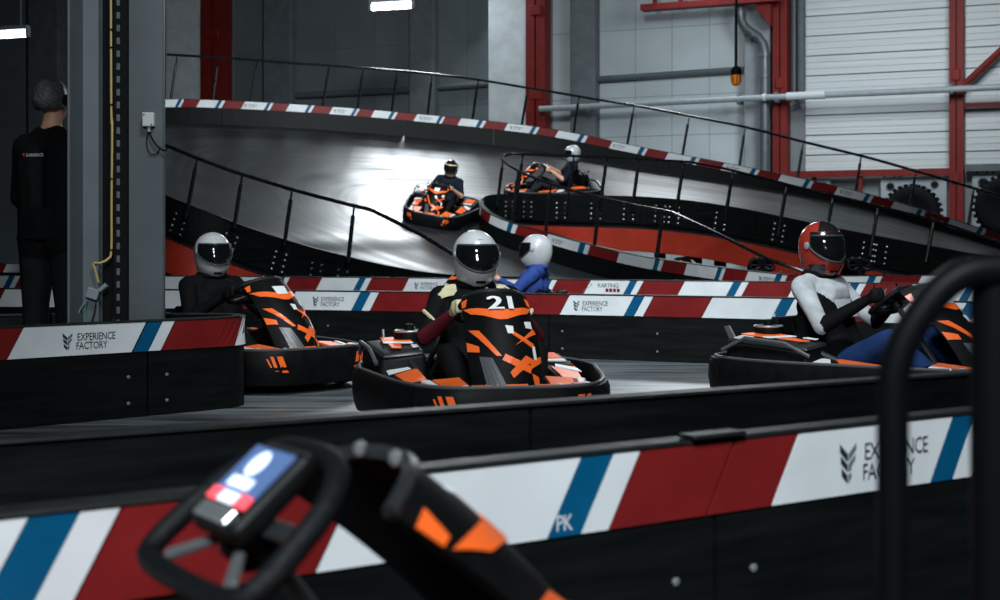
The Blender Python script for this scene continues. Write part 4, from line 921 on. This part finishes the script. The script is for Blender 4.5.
driver('driver in blue jacket and white helmet facing away along the straight', MB_, [BLUEJ, BLUEJ, BLUEJ, BLUEJ, SKIN, JEANS, SHOE, SKIN], HW, R(12), ((SHOER, 'tear'),))
driver('driver in navy shirt and black and gold helmet on the bright part of the ramp', MK1, [NAVY, NAVY, NAVY, SKIN, SKIN, SUIT, SHOE, SKIN], HK, R(0), ((HGOLD, 'brow'), (HGOLD, 'chin'), (HGOLD, 'cheek')))
driver('bare armed driver in dark shirt and white helmet behind the bent railing', MK2, [NAVY, NAVY, NAVY, SKIN, SKIN, GREYT, SHOEW, SKIN], HW, R(10), ((SHOER, 'tear'),))
# ------------------------------------------------------------------ standing person on the island, back turned
def standing():
    L = []; z0 = .0
    for s in (-1, 1):
        an = Vector((.02, s * .12, .10)); kn = Vector((.0, s * .115, .50)); hp = Vector((0, s * .10, .90))
        L += [(hp, .115, hp.lerp(kn, .5), .098, 5), (hp.lerp(kn, .5), .098, kn, .078, 5), (kn, .078, kn.lerp(an, .35), .074, 5), (kn.lerp(an, .35), .074, an, .066, 5), (an - Vector((.03, 0, .04)), .045, Vector((.14, s * .135, .04)), .038, 6), (an, .05, an - Vector((0, 0, .05)), .046, 6)]
        sh = Vector((-.02, s * .165, 1.44)); el = Vector((-.01, s * .215, 1.14)); wr = Vector((.22, s * .17, 1.10)); ha = Vector((.30, s * .10, 1.13))
        L += [(sh, .082, sh.lerp(el, .5), .070, 0), (sh.lerp(el, .5), .070, el, .062, 0), (el, .062, wr, .046, 0), (wr, .034, ha, .036, 7)]
        for i in range(4): b = ha + Vector((.01, s * -.01, .024 - .017 * i)); L += [(b, .010, b + Vector((.045, -s * .03, 0)), .009, 7), (b + Vector((.045, -s * .03, 0)), .009, b + Vector((.05, -s * .065, -.008)), .008, 7)]
        L += [(ha + Vector((-.01, 0, .02)), .012, ha + Vector((.03, -s * .01, .06)), .010, 7)]
    for y in (-.09, .09): L += [(Vector((0, y, .86)), .125, Vector((0, y, 1.10)), .125, 0), (Vector((0, y, 1.10)), .125, Vector((-.01, y * 1.15, 1.36)), .125, 0)]
    L += [(Vector((-.02, -.15, 1.45)), .075, Vector((-.02, .15, 1.45)), .075, 0), (Vector((-.02, -.06, 1.49)), .07, Vector((-.02, .06, 1.49)), .07, 0), (Vector((-.015, 0, 1.50)), .062, Vector((.01, 0, 1.62)), .058, 7), (Vector((.0, 0, 1.70)), .082, Vector((.01, 0, 1.745)), .085, 7), (Vector((.06, 0, 1.64)), .048, Vector((.07, 0, 1.69)), .055, 7), (Vector((.115, 0, 1.68)), .014, Vector((.105, 0, 1.71)), .012, 7)]
    for s in (-1, 1): L += [(Vector((.0, s * .082, 1.69)), .016, Vector((-.005, s * .086, 1.715)), .018, 7)]
    return L
HAIR = mat('hair_grey', (.05, .05, .05), .6, var=.5, scale=60, bump=.8)
sp = empty('person', G(52, 8.32, .09), 'person in black jacket seen from behind beside the grey pillar', 'person'); sp.rotation_euler = (0, 0, R(70)); sp.scale = (1.02, 1.02, 1.02)
JK = fabric('jacket_black', (.0035, .004, .0048)); TR = fabric('trousers_dark', (.008, .0085, .0095))
me = fuse(standing(), .011, [JK, JK, JK, JK, SKIN, TR, SHOE, SKIN], 4, 'standing_body'); b = bpy.data.objects.new('body', me); COL.objects.link(b); b.parent = sp
hv = []
hg = lathe([(.004, .112)] + [(.098 * math.sin(t * math.pi / 18), .112 * math.cos(t * math.pi / 18)) for t in range(2, 14)], 28)
hv = [Vector((-.012 + p[0] * 1.12 - (.012 if p[2] < 0 else 0), p[1] * .98, 1.728 + p[2] + .006 * math.sin(9 * p[0] / .1 + 7 * p[1] / .1))) for p in hg[0]]
hv = [v if v.x < .05 or v.z > 1.76 else Vector((.05 + (v.x - .05) * .2, v.y, v.z)) for v in hv]
mo('hair', (hv, hg[1]), HAIR, sp, 80)
for s in (-1, 1): mo('jacket_hem', tube([(0, 0, 0)] * 0 or [(.118 * math.cos(a * math.pi / 8) * 1.08, .215 * math.sin(a * math.pi / 8), .905) for a in range(16)], .016, 6, True), JK, sp, True) if s > 0 else None
mo('jacket_skirt', lathe([(.115, .79), (.125, .9), (.12, 1.0)], 24) if False else ([(1.1 * r * math.cos(a * math.pi / 12), 1.75 * r * math.sin(a * math.pi / 12), z) for r, z in ((.125, .90), (.127, .95), (.126, 1.02), (.122, 1.08)) for a in range(24)], [(i * 24 + j, i * 24 + (j + 1) % 24, (i + 1) * 24 + (j + 1) % 24, (i + 1) * 24 + j) for i in range(3) for j in range(24)]), JK, sp, 70)
hs_ = mo('headset', tube([(.0 + .0, .1 * math.cos(t), 1.71 + .118 * math.sin(t)) for t in [i * math.pi / 14 for i in range(15)]], .007, 6), mat('headset_white', (.5, .53, .55), .4), sp, True)
mo('ear_cup', lathe([(.03, -.012), (.034, 0), (.028, .014)], 14, 'y', (0, -.1, 1.71)), BLACK, hs_, 40)
# small back print of the jacket: lies on the back, which looks towards -x of the person
v, f_, wd = textgeo('EXPERIENCE')
mo('jacket_print', ([(-.142, -(p[0] / wd - .5) * .12 * 1 + .01, 1.375 + p[1] * .017) for p in v], f_), mat('print_white', (.6, .62, .64), .6), sp)
mo('jacket_emblem', ([(-.142, .085, 1.372), (-.142, .100, 1.395), (-.142, .078, 1.395)], [(0, 1, 2)]), mat('print_red', (.5, .03, .03), .6), sp)
isl = top('island_floor', bevel(box(-4.4, -2.35, 8.16, 8.5, 0.0, .09), .01, 1), mat('island_board', (.03, .032, .034), .8), 'low dark board platform behind the rounded barrier under the person in black', 'platform')
# ------------------------------------------------------------------ cable pillar
PG = mat('pillar_grey', (.075, .09, .10), .5, metal=.2, var=.12, scale=3); PGLIT = mat('pillar_grey_lit', (.13, .15, .165), .45, metal=.2, var=.1, scale=3)  # lit gradient of the steel stepped into a paler copy of the grey
Yp = 8.12; Yl = 7.84; kx = lambda px, Y=None: (px - CX) * (Y or Yp) / FPX
pil = empty('steel_pillar', (kx(116), Yp + .02, 0), 'tall grey steel pillar with yellow cables in its open channel', 'pillar')
mo('flange', bbox(kx(67, Yl), kx(69.5, Yl), Yl, Yl + .22, .0, 10.1, .004, 1), PGLIT, pil, world=True)
mo('channel_side', hexa([(kx(69.5, Yl), Yl + .02, .0), (kx(83, 7.98), 7.98, .0), (kx(83, 7.98), 8.06, .0), (kx(69.5, Yl), 8.06, .0), (kx(69.5, Yl), Yl + .02, 10.1), (kx(83, 7.98), 7.98, 10.1), (kx(83, 7.98), 8.06, 10.1), (kx(69.5, Yl), 8.06, 10.1)]), PG, pil, world=True)
mo('channel_back', box(kx(83, 7.98), kx(98.5, 7.98), 7.98, 8.06, .0, 10.1), PGLIT, pil, world=True)
mo('channel_recess', box(kx(98.5, 7.98), kx(130), 8.06, 8.14, .0, 10.1), BLACK, pil, world=True)  # black stands in for the shade on the pillar's web
fr = mo('front_plate', bbox(kx(128), kx(164.3), Yp - .02, Yp + .03, .0, 10.1, .006, 1), PG, pil, world=True)
mo('edge_strip', box(kx(127.2), kx(128.4), Yp - .026, Yp - .01, .0, 10.1), PGLIT, pil, world=True)
Yp -= .10
for px, r in ((98.7, .006), (101.5, .004)): mo('steel_rod', tube([(kx(px), Yp, .1), (kx(px), Yp, 8)], r * 1.4, 6), DPIPE, pil, True, True)
tr_ = mo('cable_tray', box(kx(113.5), kx(126), Yp, Yp + .04, .1, 8), BLACK, pil, world=True)
for i in range(48):
    z = .5 + i * .074; mo('tray_slot', bevel(box(kx(116.5), kx(120), Yp - .006, Yp + .002, z, z + .04), .003, 1), DCONC, pil, world=True)
Yp -= .12
YEL = mat('cable_yellow', (.42, .32, .12), .5); 
def z8(py): return CAMH - (py - HY) * Yp / FPX
top('yellow_cable', tube(catmull([(kx(105.5), Yp + .10, 7.5), (kx(106), Yp + .10, z8(20)), (kx(107.2), Yp + .10, z8(120)), (kx(106.6), Yp + .10, z8(200)), (kx(106.4), Yp + .10, z8(250)), (kx(104), Yp + .08, z8(259)), (kx(98), Yp + .05, z8(263)), (kx(91), Yp + .05, z8(263.5)), (kx(92.5), Yp + .05, z8(270)), (kx(96), Yp + .05, z8(283))], 4), .0068, 8), YEL, 'yellow cable in the pillar channel bending to the small junction box', 'cable', smooth=True)
top('yellow_cable', tube(catmull([(kx(109), Yp + .13, 7.5), (kx(110), Yp + .13, z8(60)), (kx(109.6), Yp + .13, z8(150)), (kx(111), Yp + .13, z8(230)), (kx(110), Yp + .13, z8(300)), (kx(107), Yp + .13, z8(325))], 4), .0055, 8), mat('cable_ochre', (.30, .20, .06), .5), 'straight thin ochre cable running down the pillar channel', 'cable', smooth=True)
for py in (27, 45, 103, 178, 250):
    top('cable_tie', xf(lathe([(.012, -.004), (.014, 0), (.012, .004)], 10), Matrix.Translation((kx(106.5), Yp + .10, z8(py)))), BLACK, 'small black tie round the yellow cable of the pillar', 'cable tie', 'cable ties on the pillar')
jb = empty('junction_box', (kx(91), Yp + .05, z8(298)), 'small grey junction box with wires low in the pillar channel', 'box')
mo('box', xf(bbox(-.035, .035, -.02, .02, -.03, .03, .005), Matrix.Translation((kx(90), Yp + .06, z8(294))) @ Matrix.Rotation(R(18), 4, 'Y')), PIPE, jb, world=True)
mo('gland', tube([(kx(97), Yp + .05, z8(291)), (kx(104), Yp + .05, z8(285))], .014, 10), PIPE, jb, True, True)
for pts, m in (([(85, 300), (79, 308), (73, 322)], PIPE), ([(84, 302), (83, 312), (85, 324)], mat('wire_green', (.02, .25, .14), .5)), ([(94, 303), (92, 314), (89, 324)], BLACK)):
    mo('wire', tube(catmull([(kx(x), Yp + .04, z8(y)) for x, y in pts], 4), .004, 6), m, jb, True, True)
Yp = 8.10
sb = empty('switch_box', (kx(149.5), Yp, z8(127)), 'small pale switch box on the flat face of the pillar', 'box')
mo('case', bbox(kx(144), kx(155.5), Yp - .045, Yp + .0, z8(127), z8(113), .006), mat('box_cream', (.42, .44, .43), .5), sb, world=True)
mo('gland', tube([(kx(150), Yp - .022, z8(127)), (kx(150), Yp - .022, z8(132))], .011, 10), PIPE, sb, True, True)
for dx, dy in ((146, 115), (153.5, 125)): mo('screw', xf(lathe([(.004, 0), (.004, .004)], 8), Matrix.Translation((kx(dx), Yp - .045, z8(dy))) @ Matrix.Rotation(R(90), 4, 'X')), DGREY, sb, world=True)
mo('lead', tube(catmull([(kx(150), Yp - .022, z8(132)), (kx(153), Yp - .02, z8(139)), (kx(159), Yp - .02, z8(147)), (kx(166), Yp - .02, z8(151)), (kx(167), Yp, z8(148))], 4), .0055, 6), BLACK, sb, True, True)
mo('lead', tube(catmull([(kx(149), Yp - .022, z8(132)), (kx(147), Yp - .01, z8(142)), (kx(150), Yp - .01, z8(153)), (kx(157), Yp - .01, z8(154)), (kx(161), Yp - .02, z8(147))], 4), .003, 6), BLACK, sb, True, True)
# ------------------------------------------------------------------ bent black tube frame close to the photographer
Yf = 1.62; 
gf = empty('tube_gate', (P(940, 300, Yf).x, Yf, 0), 'black bent tube frame standing before the pit barrier, with two posts', 'gate')
def bend(pts): return catmull([P(x, y, Yf) if y < 700 else Vector((P(x, 600, Yf).x, Yf, 0.0)) for x, y in pts], 5)
mo('front_tube', tube(bend([(893, 999), (893, 700 - 60), (893, 470), (893, 390), (897, 362), (907, 336), (925, 308), (945, 286), (968, 273), (996, 269), (1060, 268)]), .0185, 12), GLOSSB, gf, True, True)
mo('rear_post', tube([(P(1000, 600, Yf).x, Yf + .02, 0), (P(1000, 600, Yf).x, Yf + .02, P(1000, 270, Yf).z)], .027, 12), GLOSSB, gf, True, True)
mo('mid_tube', tube([P(895, 655, Yf), P(1060, 655, Yf)], .015, 10), GLOSSB, gf, True, True)
